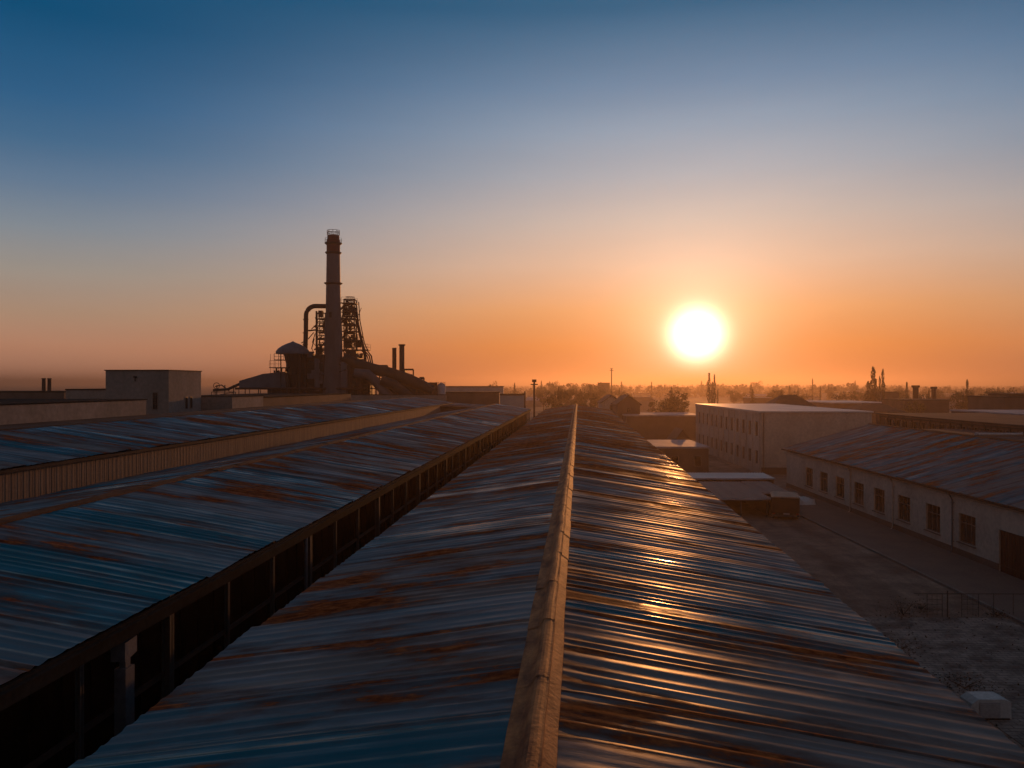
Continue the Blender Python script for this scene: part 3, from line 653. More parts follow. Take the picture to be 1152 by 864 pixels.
box_building('flat_building', 496, 566, 434.5, 235, 20, 'wide pale flat block showing above the brown flat-roofed hall', 'whitewash', 'flatroof')
box_building('flat_building', 563, 590, 443.2, 160, 8, 'small pale block beyond the far end of the rusty open-bay shed', 'whitewash', 'fascia')
box_building('flat_building', 705, 792, 467, 172, 16, 'brown hall with bright flat white roof behind the middle shed', 'brown', 'paleroof')
box_building('flat_building', 722, 797, 502.3, 106, 13, 'low dark brown outbuilding with pale flat roof beside the middle shed', 'brown', 'paleroof', rz=BETA, windows=3)
gable_house('gabled_house', 760, 776, 484, 1.5, 126, 6, 'tiny dark gable roof poking up behind the low dark brown outbuilding', 'brown', 'tile', rz=BETA)
gable_house('gabled_house', 677.5, 699, 445, 1.6, 190, 9, 'tan gabled house, partly covered by the darker gabled house', 'cream', 'tile', ridge='y')
gable_house('gabled_house', 694.5, 720, 445, 1.9, 178, 9, 'dark brown gabled house above the bright flat white roof', 'brown', 'tile', ridge='y')
gable_house('hip_roof_house', 866, 927, 445.5, 2.95, 152, 10, 'dark hipped roof rising behind the white roof of the big cream building', 'brown', 'tile', ridge='x', hip=.36, rz=BETA)
box_building('flat_building', 938, 1003, 452.8, 205, 26, 'long building with a very pale roof left of the olive bush', 'brown', 'whiteroof')
gable_house('gabled_house', 966, 1018, 455, 1.6, 175, 10, 'wide brown hipped house in front of the very pale roof', 'brown', 'tile', ridge='x', hip=.3)
box_building('flat_building', 1018, 1068, 449.5, 190, 12, 'hazy brown block behind the olive bush', 'brown', 'flatroof')
box_building('flat_building', 1130, 1185, 446, 150, 12, 'square grey block at the right edge of the town roofs', 'brown', 'flatroof')
box_building('flat_building', 1136, 1190, 442.6, 153, 7, 'small dark rooftop room on the square grey block', 'tile', 'tile')
box_building('flat_building', 674, 686, 430.5, 480, 8, 'small square hazy tower block among the distant trees', 'brown', 'flatroof')
box_building('flat_building', 1112, 1128, 452.5, 240, 12, 'hall with a thin sunlit roof edge beyond the long parapet', 'brown', 'paleroof')
box_building('flat_building', 995, 1011, 440.5, 260, 9, 'small hazy brown cube building beside the tall poplars', 'brown', 'flatroof')
box_building('flat_building', 845, 868, 447, 300, 10, 'small hazy block behind the white roof of the cream building', 'brown', 'paleroof')

# poles, masts and free chimneys
def pole(px, ptop, d, r, label, name='utility_pole', cross=True, mt='steel'):
    o = empty(name, world_at(px, d), ALPHA, label, 'pole' if name != 'radio_mast' else 'mast'); z = height_at(ptop, d)
    b = MB(); b.tube([(0, 0, 0), (0, 0, z)], [r*1.3, r], 10); b.build('pole', M[mt], o)
    if cross:
        b = MB(); b.box(-r*4, r*4, -r*.6, r*.6, z - r*4, z - r*2.8); b.box(-r*2.4, r*2.4, -r, r, z - .15, z + .35); b.build('head', M[mt], o)
    return o
pole(601, 429, 150, .17, 'thick dark pole standing in the haze beyond the sheds')
pole(590.5, 440, 158, .14, 'short dark post at the corner of the small pale block', cross=False)
pole(688, 415, 480, .28, 'tall mast with small top beside the hazy square tower block', 'radio_mast')
for px, pt, d, r, lab in ((1030, 433.5, 210, .75, 'capped brick chimney rising behind the olive bush'), (1050.5, 435, 215, .62, 'short square-headed chimney between the bush and the thin poplar')):
    o = empty('brick_chimney', world_at(px, d), ALPHA, lab, 'chimney'); z = height_at(pt, d)
    b = MB(); b.lathe([(r*1.1, 0), (r*.95, z - .6)], 0, 0, 12); b.build('shaft', M['steel_rust'], o)
    b = MB(); b.lathe([(r*1.0, z - .6), (r*1.35, z - .5), (r*1.35, z)], 0, 0, 12); b.build('cap', M['steel'], o)

# ------------------------------------------------------------------ courtyard buildings (turned by BETA)
def wall_run(b, x0, x1, y0, y1, z0, z1, openings):
    """a wall along y with real openings (ya, yb, za, zb), butted boxes"""
    y = y0
    for ya, yb, za, zb in sorted(openings):
        b.box(x0, x1, y, ya, z0, z1)
        if za > z0: b.box(x0, x1, ya, yb, z0, za)
        b.box(x0, x1, ya, yb, zb, z1); y = yb
    b.box(x0, x1, y, y1, z0, z1)
# long low building with windows
WX = 30.0; lb = empty('long_building', beta(WX, 0), BETA, 'long single-storey cream building with blue rusty roof along the courtyard', 'building')
ya, yb = 18.0, 93.4; ez = HC - 7.5
wy = [54.7 + .6, 59.3 + .6, 63.9 + .6, 68.4 + .6, 72.6 + .6, 77.0 + .6, 81.2 + .6, 85.4 + .6]
ops = [(y - 1.05, y + 1.05, 1.05, 3.05) for y in wy] + [(48.7, 51.6, 0.0, 2.75)] + [(y - 1.05, y + 1.05, 1.05, 3.05) for y in (44.0, 38.5, 33, 27.5)]
b = MB(); wall_run(b, 0, .35, ya, yb, 0, ez - .05, ops)
b.box(.35, 19.4, yb - .35, yb, 0, ez - .05); b.box(.35, 19.4, ya, ya + .35, 0, ez - .05); b.box(19.05, 19.4, ya + .35, yb - .35, 0, ez - .05)
for ye in (ya, yb - .3): b.prism([(0, ez - .05), (19.4, ez - .05), (9.73, HC - 4.75)], 'y', ye, ye + .3)
b.build('wall', M['cream'], lb)
b = MB(); b.box(.9, 1.0, ya + .4, yb - .4, 0, 3.6); b.build('dark_interior', M['darkwall'], lb)  # near-black slab, painted-in darkness of the rooms behind the panes
slope_mesh('roof_slope', M['roof_right'], lb, 9.73, HC - 4.63, -.45, ez + .12 - .1, ya - .3, yb + .4, seed=53, pitch=.3, amp=.012)
slope_mesh('roof_slope', M['roof_right'], lb, 9.73, HC - 4.63, 19.9, ez + .02, ya - .3, yb + .4, seed=59, pitch=.3, amp=.012)
b = MB(); b.prism([(9.73 - .25, HC - 4.63 - .02), (9.73 - .24, HC - 4.63 + .0), (9.73, HC - 4.55), (9.73 + .24, HC - 4.63), (9.73 + .25, HC - 4.66)], 'y', ya - .3, yb + .45); b.build('ridge_cap', M['cap2'], lb)
b = MB(); b.box(-.50, -.42, ya - .3, yb + .4, ez - .16, ez - .01); b.build('eave_trim', M['trim'], lb)
b = MB(); b.box(-.06, -.003, ya, yb, ez - .55, ez - .38); b.build('cornice', M['cream'], lb)
b = MB(); wall_run(b, -.05, -.003, ya, yb, 0, .55, [(48.7, 51.6, 0, .549)]); b.build('plinth', M['brown'], lb)
for (a_, c_, z0, z1) in ops:
    if z0 == 0: continue
    b = MB(); x0, x1 = .12, .19; w_ = .07
    b.box(x0, x1, a_, c_, z0, z0 + w_); b.box(x0, x1, a_, c_, z1 - w_, z1); b.box(x0, x1, a_, a_ + w_, z0 + w_, z1 - w_); b.box(x0, x1, c_ - w_, c_, z0 + w_, z1 - w_)
    ms = [a_ + (c_ - a_)*q for q in (1/3, 2/3)]
    for y in ms: b.box(x0 + .01, x1 - .01, y - .03, y + .03, z0 + w_, z1 - w_)
    zt = z0 + (z1 - z0)*.68; e_ = [a_ + w_] + [q for y in ms for q in (y - .03, y + .03)] + [c_ - w_]
    for i in range(0, 6, 2): b.box(x0 + .012, x1 - .012, e_[i], e_[i+1], zt - .025, zt + .025)
    o = b.build('window', M['window'], lb)
    b = MB(); b.box(x0 + .03, x0 + .036, a_ + .02, c_ - .02, z0 + .02, z1 - .02); b.build('pane', M['glass'], o)
    b = MB(); b.box(-.12, .1, a_ - .1, c_ + .1, z0 - .07, z0 - .002); b.build('sill', M['pave'], o)
b = MB(); b.box(.1, .16, 48.72, 50.13, 0.02, 2.72); b.box(.1, .16, 50.17, 51.58, .02, 2.72)
for y in np.arange(48.9, 51.5, .28): b.box(.07, .1, y, y + .04, .1, 2.65)
o = b.build('door', M['door'], lb)
b = MB(); b.box(.03, .07, 50.0, 50.05, 1.0, 1.25); b.build('handle', M['steel'], o)
for y in (46.6, 57.0, 66.2, 74.9):
    b = MB(); b.tube([(-.38, y, ez - .1), (-.3, y, ez - .3), (-.11, y, ez - .65), (-.11, y, .25), (-.25, y, .12)], .055, 10)
    for z in (.9, 2.4, 3.6): b.box(-.17, -.002, y - .07, y + .07, z, z + .05)
    b.build('downpipe', M['cream'] if y != 57.0 else M['duct'], lb)
g = random.Random(9)
# big cream building
CX = 31.0; cb = empty('cream_building', beta(CX, 107.0), BETA, 'large two-storey cream building with flat white roof and rows of narrow windows', 'building')
CL, CW, CZ = 41.5, 14.6, HC - 3.8
ops = []
for i in range(12):
    y = 1.6 + i*3.3; ops += [(y, y + 1.25, 4.9, 6.9), ]
b = MB(); wall_run(b, 0, .35, 0, CL, 3.9, CZ, ops); wall_run(b, 0, .35, 0, CL, 0, 3.9, [(y0_, y1_, 1.2, 3.0) for y0_, y1_, _, _ in ops])
b.box(.35, CW, 0, .35, 0, CZ); b.box(.35, CW, CL - .35, CL, 0, CZ); b.box(CW - .35, CW, .35, CL - .35, 0, CZ); b.build('wall', M['cream'], cb)
b = MB(); b.box(-.15, CW + .15, -.15, CL + .15, CZ, CZ + .18); b.build('roof', M['whiteroof'], cb)
b = MB(); b.box(1.0, CW - .4, .4, CL - .4, 0, 7.5); b.build('dark_interior', M['darkwall'], cb)  # near-black box, the unlit inside painted into its colour
for y0_, y1_, z0, z1 in ops:
    for q0, q1 in ((z0, z1), (1.2, 3.0)):
        b = MB(); b.box(.14, .2, y0_, y1_, q0, q0 + .07); b.box(.14, .2, y0_, y1_, q1 - .07, q1); b.box(.14, .2, y0_, y0_ + .07, q0 + .07, q1 - .07); b.box(.14, .2, y1_ - .07, y1_, q0 + .07, q1 - .07); b.box(.14, .2, (y0_+y1_)/2 - .03, (y0_+y1_)/2 + .03, q0 + .07, q1 - .07)
        o = b.build('window', M['window'], cb); b = MB(); b.box(.17, .176, y0_ + .02, y1_ - .02, q0 + .02, q1 - .02); b.build('pane', M['glass'], o)
for i in range(13):
    y = .55 + i*3.3; b = MB(); b.box(-.1, -.003, y, y + .55, 0, CZ - .3); b.build('pilaster', M['cream'], cb)
b = MB(); b.box(-.13, -.003, -.02, CL, CZ - .28, CZ - .02); b.build('cornice', M['cream'], cb)
b = MB(); b.box(0.0, CW, -.06, -.003, 0, .9); b.build('plinth', M['brown'], cb)
b = MB(); b.tube([(.3, -.12, 0), (.3, -.12, CZ - .1)], .06, 8); b.build('downpipe', M['brown'], cb)

# big hall behind the long building's roof: brown wall with a dark framed window band
rb = empty('window_band_hall', beta(50, 116), BETA, 'long brown hall with a dark band of steel-framed windows behind the blue rusty roof', 'hall')
zt = HC - 4.15
b = MB(); b.box(0, 18, -80, 0, 0, zt - .2); b.build('wall', M['brown'], rb)
b = MB(); b.box(-.3, 18.3, -80.2, .3, zt - .2, zt); b.build('roof', M['flatroof'], rb)
for i in range(14):
    y = -3 - i*2.35
    b = MB(); b.box(-.06, -.003, y - 2.0, y, zt - 2.2, zt - .65); o = b.build('window', M['window'], rb)
    b = MB()
    for q in range(3): b.box(-.075, -.06, y - 1.92 + q*.64, y - 1.40 + q*.64, zt - 2.1, zt - .75)
    b.build('pane', M['glass'], o)
b = MB()
for i in range(15): b.box(-.35, -.2, -1.9 - i*2.35 - .09, -1.9 - i*2.35 + .09, 0, zt - .25)
b.box(-.35, -.25, -36, -1.8, zt - .45, zt - .3); b.build('steel_frame', M['steel'], rb)
wp = empty('white_pipe', beta(46.3, 79.5, 6.9), BETA, 'short white pipe lying on a low roof behind the blue rusty roof', 'pipe')
b = MB(); b.tube([(-2.1, 0, .16), (2.1, .0, .16)], .15, 14); b.build('pipe', M['white'], wp)
b = MB(); b.tube([(-2.35, 0, .16), (-2.1, 0, .16)], .19, 14); b.tube([(2.1, 0, .16), (2.2, 0, .16)], .19, 14); b.build('flange', M['louver'], wp)
lo_ = empty('low_annex', beta(41.5, 62), BETA, 'low dark flat annex carrying the white pipe', 'annex'); b = MB(); b.box(8.4-.4+.02-8.0, 8.2, 0, 30, 0, 6.6); b.build('wall', M['darkwall'], lo_)
b = MB(); b.box(-.1, 8.25, -.1, 30.1, 6.6, 6.895); b.build('roof', M['flatroof'], lo_)
ph = empty('parapet_hall', beta(66, 126), BETA, 'wide brown hall with a thin pale roof edge beyond the window band hall', 'hall')
zt = HC - 4.0; b = MB(); b.box(0, 25, -80, 0, 0, zt - .2); b.build('wall', M['brown'], ph); b = MB(); b.box(-.2, 25.2, -80.2, .2, zt - .2, zt); b.build('roof', M['paleroof'], ph)

# low sheds by the truck
def low_shed(x0, x1, yf, yb_, zf, zb, label, mt, open_=True):
    o = empty('lean_to', beta(x0, yf), BETA, label, 'lean-to'); w_ = x1 - x0; l_ = yb_ - yf
    n = int(w_ / .3 * 4); b = MB(); vs = []
    for i in range(n + 1):
        x = w_*i/n; dz_ = .03*math.cos(2*math.pi*i/4)
        vs += [(x, -.3, zf + dz_), (x, l_ + .2, zb + dz_), (x, -.3, zf + dz_ - .05), (x, l_ + .2, zb + dz_ - .05)]
    b.add(vs, [(4*i, 4*i+4, 4*i+5, 4*i+1) for i in range(n)] + [(4*i+2, 4*i+3, 4*i+7, 4*i+6) for i in range(n)] + [(4*i+2, 4*i+6, 4*i+4, 4*i) for i in range(n)])
    b.build('roof', M[mt], o)
    b = MB(); b.box(.1, w_ - .1, l_ - .2, l_, 0, zb - .12); b.prism([(0, 0), (l_ - .2, 0), (l_ - .2, zb - .14), (0, zf - .1)], 'x', .1, .25); b.prism([(0, 0), (l_ - .2, 0), (l_ - .2, zb - .14), (0, zf - .1)], 'x', w_ - .25, w_ - .1); b.build('wall', M['darkwall'], o)
    for i in range(int(w_ // 2.5) + 1):
        x = .3 + (w_ - .7) * i / max(1, int(w_ // 2.5)); b = MB(); b.box(x, x + .12, -.1, .02, 0, zf - .12); b.build('post', M['post'], o)
    b = MB(); b.box(0, w_, -.36, -.3, zf - .15, zf + .0); b.build('fascia', M['paleroof'], o)
    return o
low_shed(9.5, 22.1, 73.3, 84.0, 1.62, 1.78, 'wide low open lean-to with grey corrugated roof left of the truck', 'leanroof')
low_shed(22.25, 25.2, 77.6, 84.2, 1.6, 1.8, 'narrow low lean-to with grey corrugated roof right behind the truck', 'leanroof')
low_shed(10.5, 26.5, 86.5, 90.5, 1.9, 2.0, 'pale roofed low store behind the two lean-tos', 'whiteroof')
tp = empty('tarpaulin', beta(26.4, 79.0), BETA, 'crumpled pale sheet lying beside the cream wall behind the truck', 'sheet')
g = random.Random(3); b = MB(); n = 10; vs = []
for i in range(n+1):
    for j in range(n+1):
        x = 2.0*i/n; y = 3.4*j/n; e = min(i, j, n-i, n-j)
        vs.append((x + g.uniform(-.08, .08), y + g.uniform(-.08, .08), .02 + (0.0 if e == 0 else .45 + .12*g.random() + .2*math.sin(i*.9+j*.5))))
b.add(vs, [(i*(n+1)+j, (i+1)*(n+1)+j, (i+1)*(n+1)+j+1, i*(n+1)+j+1) for i in range(n) for j in range(n)], True); b.build('sheet', M['whiteroof'], tp)

# the truck, seen from behind
tr = empty('box_truck', beta(22.75, 71.1), ALPHA - math.radians(16), 'dark red-brown box truck parked at the end of the courtyard, seen from behind', 'truck')
b = MB(); b.box(-1.15, 1.15, 0, 3.5, .62, 1.93)
for y in np.arange(.3, 3.4, .45): b.box(-1.18, -1.15, y, y + .06, .65, 1.9); b.box(1.15, 1.18, y, y + .06, .65, 1.9)
for x in (-1.12, -.03, 1.06): b.box(x, x + .07, -.03, 0, .65, 1.9)
b.build('cargo_box', M['truck'], tr)
b = MB(); b.prism([(-1.2, 1.93), (1.2, 1.93), (1.2, 1.97), (.9, 2.04), (-.9, 2.04), (-1.2, 1.97)], 'y', -.03, 3.55); b.build('box_roof', M['trucktop'], tr)
b = MB(); b.box(-1.0, 1.0, .05, 5.2, .42, .6); b.build('chassis', M['rubber'], tr)
b = MB(); b.prism([(3.65, .45), (5.25, .45), (5.25, 1.05), (4.95, 1.15), (4.7, 1.75), (3.65, 1.8)], 'x', -1.02, 1.02); o = b.build('cab', M['truck'], tr)
b = MB(); b.prism([(4.98, 1.17), (4.74, 1.68), (4.77, 1.68), (5.01, 1.17)], 'x', -.9, .9); b.build('windscreen', M['glass'], o)
for x in (-.97, .97):
    for y in (1.0, 4.5):
        b = MB(); b.lathe([(.40, -.13), (.42, -.1), (.42, .1), (.40, .13)], 0, 0, 22); o = b.build('wheel', M['rubber'], tr)
        o.rotation_euler = (0, math.pi/2, 0); o.location = (x, y, .42)
        b = MB(); b.lathe([(.2, -.14), (.2, .14)], 0, 0, 14); b.build('rim', M['post'], o)
b = MB(); b.box(-1.25, 1.25, -.22, -.08, .3, .46); b.box(-.7, -.6, -.1, .2, .4, .55); b.box(.6, .7, -.1, .2, .4, .55); b.build('bumper', M['post'], tr)
for x in (-1.1, .88): b = MB(); b.box(x, x + .22, -.1, -.035, .5, .6); b.build('tail_light', M['lamp'], tr)
b = MB(); b.box(-.2, .32, -.06, -.03, .48, .6); b.build('number_plate', M['louver'], tr)

# white louvred housing by the eave, fence, paving
wb = empty('white_housing', world_at(1113, 28.6), ALPHA, 'white chamfered metal housing with a grey louvred panel beside the eave', 'vent housing')
b = MB(); b.prism([(-.78, 0), (-.62, .55), (-.38, .72), (.55, .72), (.78, .62), (.8, 0)], 'y', 0, .75); b.build('housing', M['white'], wb)
b = MB(); b.box(-.36, .38, -.03, -.003, .08, .62)
for i in range(7): b.box(-.33, .35, -.05, -.03, .12 + i*.07, .15 + i*.07)
b.build('louver_panel', M['louver'], wb)
b = MB(); b.box(-.7, .72, -.05, .8, -.0, .05); b.build('base', M['fascia'], wb)
fe = empty('iron_fence', world_at(1028, 41.2), ALPHA, 'thin dark iron fence with gate frames across the paved corner of the courtyard', 'fence')
kf = 41.2 / F
b = MB(); b.bar((0, 0, 1.2), (8, 0, 1.18), .03); b.build('rail', M['iron'], fe)
for px in (1043, 1060, 1066, 1082, 1101, 1118, 1140, 1170):
    x = (px - 1028)*kf; b = MB(); r = .05 if px == 1066 else .028; b.bar((x, 0, 0), (x, 0, 1.36 if px == 1066 else 1.22), r); b.build('post', M['iron'], fe)
for xa, xb in ((1043, 1060), (1082, 1101)):
    b = MB(); xa = (xa - 1028)*kf; xb = (xb - 1028)*kf
    for z in (.15, .4, .65, .9): b.bar((xa, 0, z), (xb, 0, z), .014)
    for q in (.33, .66): b.bar((xa + (xb-xa)*q, 0, .1), (xa + (xb-xa)*q, 0, 1.2), .014)
    b.build('gate_leaf', M['iron'], fe)
# setting pieces on the ground
def tagm(o, kind, label=None): o['kind'] = kind; return o
g = MB()
R = 9000; g.box(-R, R, -400, R*1.6, -.5, 0); gr = g.build('ground', M['earth']); tagm(gr, 'structure')
b = MB(); b.box(-5.2, -.06, 20, 92, .001, .13); o = b.build('pavement', M['pave']); o.location = beta(WX, 0); o.rotation_euler = (0, 0, BETA); tagm(o, 'structure')
b = MB(); b.box(-5.36, -5.203, 20, 92, .001, .145); o = b.build('kerb', M['kerb']); o.location = beta(WX, 0); o.rotation_euler = (0, 0, BETA); tagm(o, 'structure')
b = MB(); b.box(0, 16, 0, 26, .001, .012); o = b.build('path', M['brick']); o.location = beta(16.4, 15.5); o.rotation_euler = (0, 0, BETA); o.scale = (.46, 1, 1); tagm(o, 'structure')
o.scale = (1, 1, 1); o.data.transform(Matrix.Scale(.5, 4, (1, 0, 0)))

# ------------------------------------------------------------------ vegetation
def leaf_cloud(n, sampler, size, seed, flat=.6):
    g = random.Random(seed); b = MB()
    for _ in range(n):
        p = Vector(sampler(g)); s_ = size * g.uniform(.5, 1.4)
        u = Vector((g.gauss(0,1), g.gauss(0,1), g.gauss(0, flat))).normalized(); w = u.cross(Vector((g.gauss(0,1), g.gauss(0,1), g.gauss(0,1)))).normalized()
        b.add([p - u*s_, p + w*s_*.7, p + u*s_, p - w*s_*.7], [(0, 1, 2, 3)])
    return b
def tree_mesh(kind, seed):
    g = random.Random(seed)
    if kind == 'poplar':
        lobes = [(.3 + .5*i/9, g.uniform(-.022, .022), g.uniform(-.022, .022), .05 * (1 - abs(i/9 - .45)**1.5) + .008) for i in range(10)]
        def smp(g):
            z, x, y, r = g.choice(lobes); z = g.uniform(.12, .98); r = .052 * math.sin(math.pi*min(1, (z*.92 + .06)))**.6 * (1 + .3*math.sin(z*23 + seed)) + .004
            a = g.uniform(0, 6.283); q = g.random()**.5; return (r*q*math.cos(a) + .01*math.sin(z*9), r*q*math.sin(a), z)
        cl = leaf_cloud(900, smp, .014, seed, 2.2); h0 = .3
    elif kind == 'conifer':
        def smp(g):
            z = .1 + .9 * g.random()**1.3; tier = 1 - ((z*9) % 1)*.35; r = .2*(1 - z)**.8*tier + .006
            a = g.uniform(0, 6.283); r *= .75 + .25*math.sin(a*5 + z*20); q = g.random()**.45; return (r*q*math.cos(a), r*q*math.sin(a), z - .05*q)
        cl = leaf_cloud(1000, smp, .017, seed, .5); h0 = .9
    else:
        lobes = [(g.uniform(-.26, .26), g.uniform(-.26, .26), g.uniform(.38, .84), g.uniform(.09, .19)) for _ in range(13)]
        def smp(g):
            x, y, z, r = g.choice(lobes); v = Vector((g.gauss(0,1), g.gauss(0,1), g.gauss(0,1))).normalized() * r * g.uniform(.55, 1.1)
            return (x + v.x, y + v.y, min(1, z + v.z*.8))
        cl = leaf_cloud(1300, smp, .022, seed, 1); h0 = .55
    t = MB(); t.tube([(0, 0, 0), (.006, 0, h0*.5), (0, .004, h0)], [.022, .016, .006], 7)
    for i in range(6):
        a = i*1.05 + g.random(); z = h0*(.5 + .08*i); l = .05 if kind == 'poplar' else .2 if kind == 'broad' else .1
        t.tube([(0, 0, z), (l*math.cos(a), l*math.sin(a), z + l*.9)], [.009, .003], 5)
    return cl, t
protos = {}
LEAFM = {'poplar': 'needle', 'conifer': 'needle', 'broad': 'leaf'}
for kind in ('poplar', 'conifer', 'broad'):
    protos[kind] = []
    for s_ in range(3):
        cl, t = tree_mesh(kind, 10*s_ + len(kind))
        def mesh_of(b, m, nm):
            me = bpy.data.meshes.new(nm); me.from_pydata(b.v, [], b.f); me.materials.append(m); me.update(); return me
        protos[kind].append((mesh_of(cl, M[LEAFM[kind]], 'crown'), mesh_of(t, M['bark'], 'trunk')))
NAMES = {'poplar': 'poplar_tree', 'conifer': 'conifer_tree', 'broad': 'broadleaf_tree'}
def tree(kind, px, ptop, d, label, group=None, width=1.0, olive=False):
    h = height_at(ptop, d); cm, tm = random.choice(protos[kind])
    o = empty(NAMES[kind], world_at(px, d), random.uniform(0, 6.28), label, 'tree', group); o.scale = (h*width, h*width, h)
    c = bpy.data.objects.new('crown', cm); t = bpy.data.objects.new('trunk', tm)
    for q in (c, t): COL.objects.link(q); q.parent = o
    return o
tree('poplar', 797.5, 418.5, 300, 'taller slim poplar of the dark pair under the sun', 'pair of poplars under the sun', .75)
tree('poplar', 803.8, 420.5, 305, 'shorter slim poplar of the dark pair under the sun', 'pair of poplars under the sun', .6)
for px, pt, d, w_, lab in ((982, 411, 250, .95, 'tallest thick poplar in the clump beside the pale roof'), (993.5, 413.5, 252, .6, 'very thin tall poplar at the sunless end of the poplar clump'),
                           (989.5, 422, 256, .55, 'thin middle-height poplar inside the poplar clump'), (976.5, 428, 248, 1.1, 'short bushy poplar at the sunward end of the poplar clump'), (985.5, 425, 246, 1.0, 'bushy poplar low in the middle of the poplar clump')):
    tree('poplar', px, pt, d, lab, 'poplar clump beside the pale roof', w_)
tree('poplar', 1088, 426, 260, 'lone dark thin poplar near the right end of the skyline', None, .7)
tree('poplar', 1020, 429, 280, 'thin pointed poplar behind the capped brick chimney', None, .8)
tree('poplar', 914, 425, 420, 'solitary thin poplar on the hazy skyline past the hipped roof', None, .5)
tree('conifer', 677 - 24, 437, 330, 'pointed conifer on the skyline over the end of the middle shed', None, 1.3)
tree('broad', 639, 433.5, 300, 'round hazy tree over the far end of the middle shed', None, 1.1)
tree('broad', 753, 441, 210, 'large hazy round tree behind the bright flat white roof', None, .95)
tree('broad', 765, 446, 215, 'smaller round tree beside the large hazy one behind the white roof', None, .9)
tree('broad', 739, 447, 222, 'low hazy tree between the dark gabled house and the large round tree', None, .9)
tree('broad', 554, 428, 330, 'small round tree standing above the wide pale flat block', None, .5)
tree('conifer', 579, 430, 420, 'small pointed conifer beyond the small pale block', None, 1)
ob = empty('olive_bush', world_at(1029, 185), 0, 'broad olive green bush at the foot of the capped brick chimney', 'bush'); hh_ = height_at(448, 185)
ob.scale = (hh_*.85, hh_*.85, hh_); c = bpy.data.objects.new('crown', protos['broad'][0][0].copy()); c.data.materials[0] = M['olive']; COL.objects.link(c); c.parent = ob
t = bpy.data.objects.new('trunk', protos['broad'][0][1]); COL.objects.link(t); t.parent = ob
# skyline trees one can tell apart, fading into the haze
g = random.Random(21)
for i in range(95):
    d = g.choice((g.uniform(230, 420), g.uniform(420, 900))); px = g.uniform(598, 1010) if i < 72 else g.uniform(1010, 1152)
    top = g.uniform(433.5, 440) if d < 420 else g.uniform(427.5, 434)
    if px > 1010: top = max(top, 433) + g.uniform(0, 4)
    k = g.choices(('broad', 'conifer', 'poplar'), (5, 3, 1.2))[0]
    tree(k, px, top, d, {'broad': 'hazy rounded tree in the distant belt below the sun', 'conifer': 'hazy pointed conifer in the distant belt below the sun', 'poplar': 'hazy slim poplar in the distant belt below the sun'}[k],
         {'broad': 'rounded trees of the distant belt', 'conifer': 'conifers of the distant belt', 'poplar': 'slim poplars of the distant belt'}[k], {'broad': .95, 'conifer': 1.2, 'poplar': .8}[k])
# far-off woods, one mass
g = random.Random(8); b = MB()
for i in range(1500):
    d = 700 * (4.5 ** g.random()); px = g.uniform(470, 1220); o = world_at(px, d); h = g.uniform(5, 13) * (1 if px > 600 and px < 1020 else .7); r = h*g.uniform(.35, .7)
    for _ in range(26):
        v = Vector((g.gauss(0, .5)*r, g.gauss(0, .5)*r, 0)); z = h*(g.random()**.7)*max(.15, 1 - (v.length/r)*.55); s_ = r*.26
        u = Vector((g.gauss(0,1), g.gauss(0,1), g.gauss(0,1))).normalized(); w = u.cross(Vector((g.gauss(0,1), g.gauss(0,1), g.gauss(0,1)))).normalized()
        p = o + v + Vector((0, 0, z)); b.add([p - u*s_, p + w*s_, p + u*s_, p - w*s_], [(0, 1, 2, 3)])
wd = b.build('distant_woods', M['leaf']); tag(wd, 'hazy mass of far-off woods along the horizon', 'woods', kind='stuff')
# houses scattered over the hazy plain
g = random.Random(31); hp = None
for i in range(70):
    d = g.uniform(230, 900); px = g.choice((g.uniform(600, 1160), g.uniform(600, 1160), g.uniform(0, 110)))
    if 225 < px < 520: continue
    o = empty('plain_house', world_at(px, d), ALPHA + g.uniform(-.6, .6), 'small hazy house far out on the plain', 'house', 'houses scattered over the hazy plain')
    w_, l_, h_ = g.uniform(6, 16), g.uniform(6, 12), g.uniform(2.8, 4.6)
    b = MB(); b.box(-w_/2, w_/2, -l_/2, l_/2, 0, h_); b.build('wall', M[g.choice(('brown', 'block', 'cream'))], o)
    b = MB(); r = g.uniform(.8, 2.0) if g.random() < .6 else .25
    if r > .3: b.prism([(-l_/2 - .3, h_ - .0), (l_/2 + .3, h_ - .0), (0, h_ + r)], 'x', -w_/2 - .3, w_/2 + .3)
    else: b.box(-w_/2 - .2, w_/2 + .2, -l_/2 - .2, l_/2 + .2, h_ , h_ + .25)
    b.build('roof', M[g.choice(('tile', 'paleroof', 'flatroof', 'tile'))], o)
# scrub in the courtyard
def scrub(px, d, h, w_, label, n=260, seed=1):
    o = empty('scrub_bush', world_at(px, d), 0, label, 'bush')
    g = random.Random(seed); cl = leaf_cloud(n, lambda g: (g.gauss(0, .35)*w_, g.gauss(0, .35)*w_, abs(g.gauss(0, .45))*h), .035, seed, 1); cl.build('crown', M['twig'], o)
    t = MB()
    for i in range(14):
        a = g.uniform(0, 6.28); l = g.uniform(.4, 1); t.tube([(0, 0, 0), (.3*w_*math.cos(a)*l, .3*w_*math.sin(a)*l, h*.6*l), (.5*w_*math.cos(a)*l, .5*w_*math.sin(a)*l, h*l)], [.012, .008, .004], 4)
    t.build('stem', M['bark'], o)
scrub(1016, 41.5, .9, 1.3, 'dry bush at the sunward end of the iron fence', 380, 3)
scrub(1036, 42.5, .5, .9, 'small dry bush against the first gate frame of the fence', 220, 4)
scrub(1010, 36, .5, 1.6, 'low dark scrub between the eave and the brick paving', 300, 6)
scrub(1122, 41.3, .4, 1.0, 'tuft of dry weeds at the foot of the second gate frame', 200, 7)
scrub(1085, 31.6, .45, 1.8, 'low dark weeds above the white louvred housing', 320, 5)
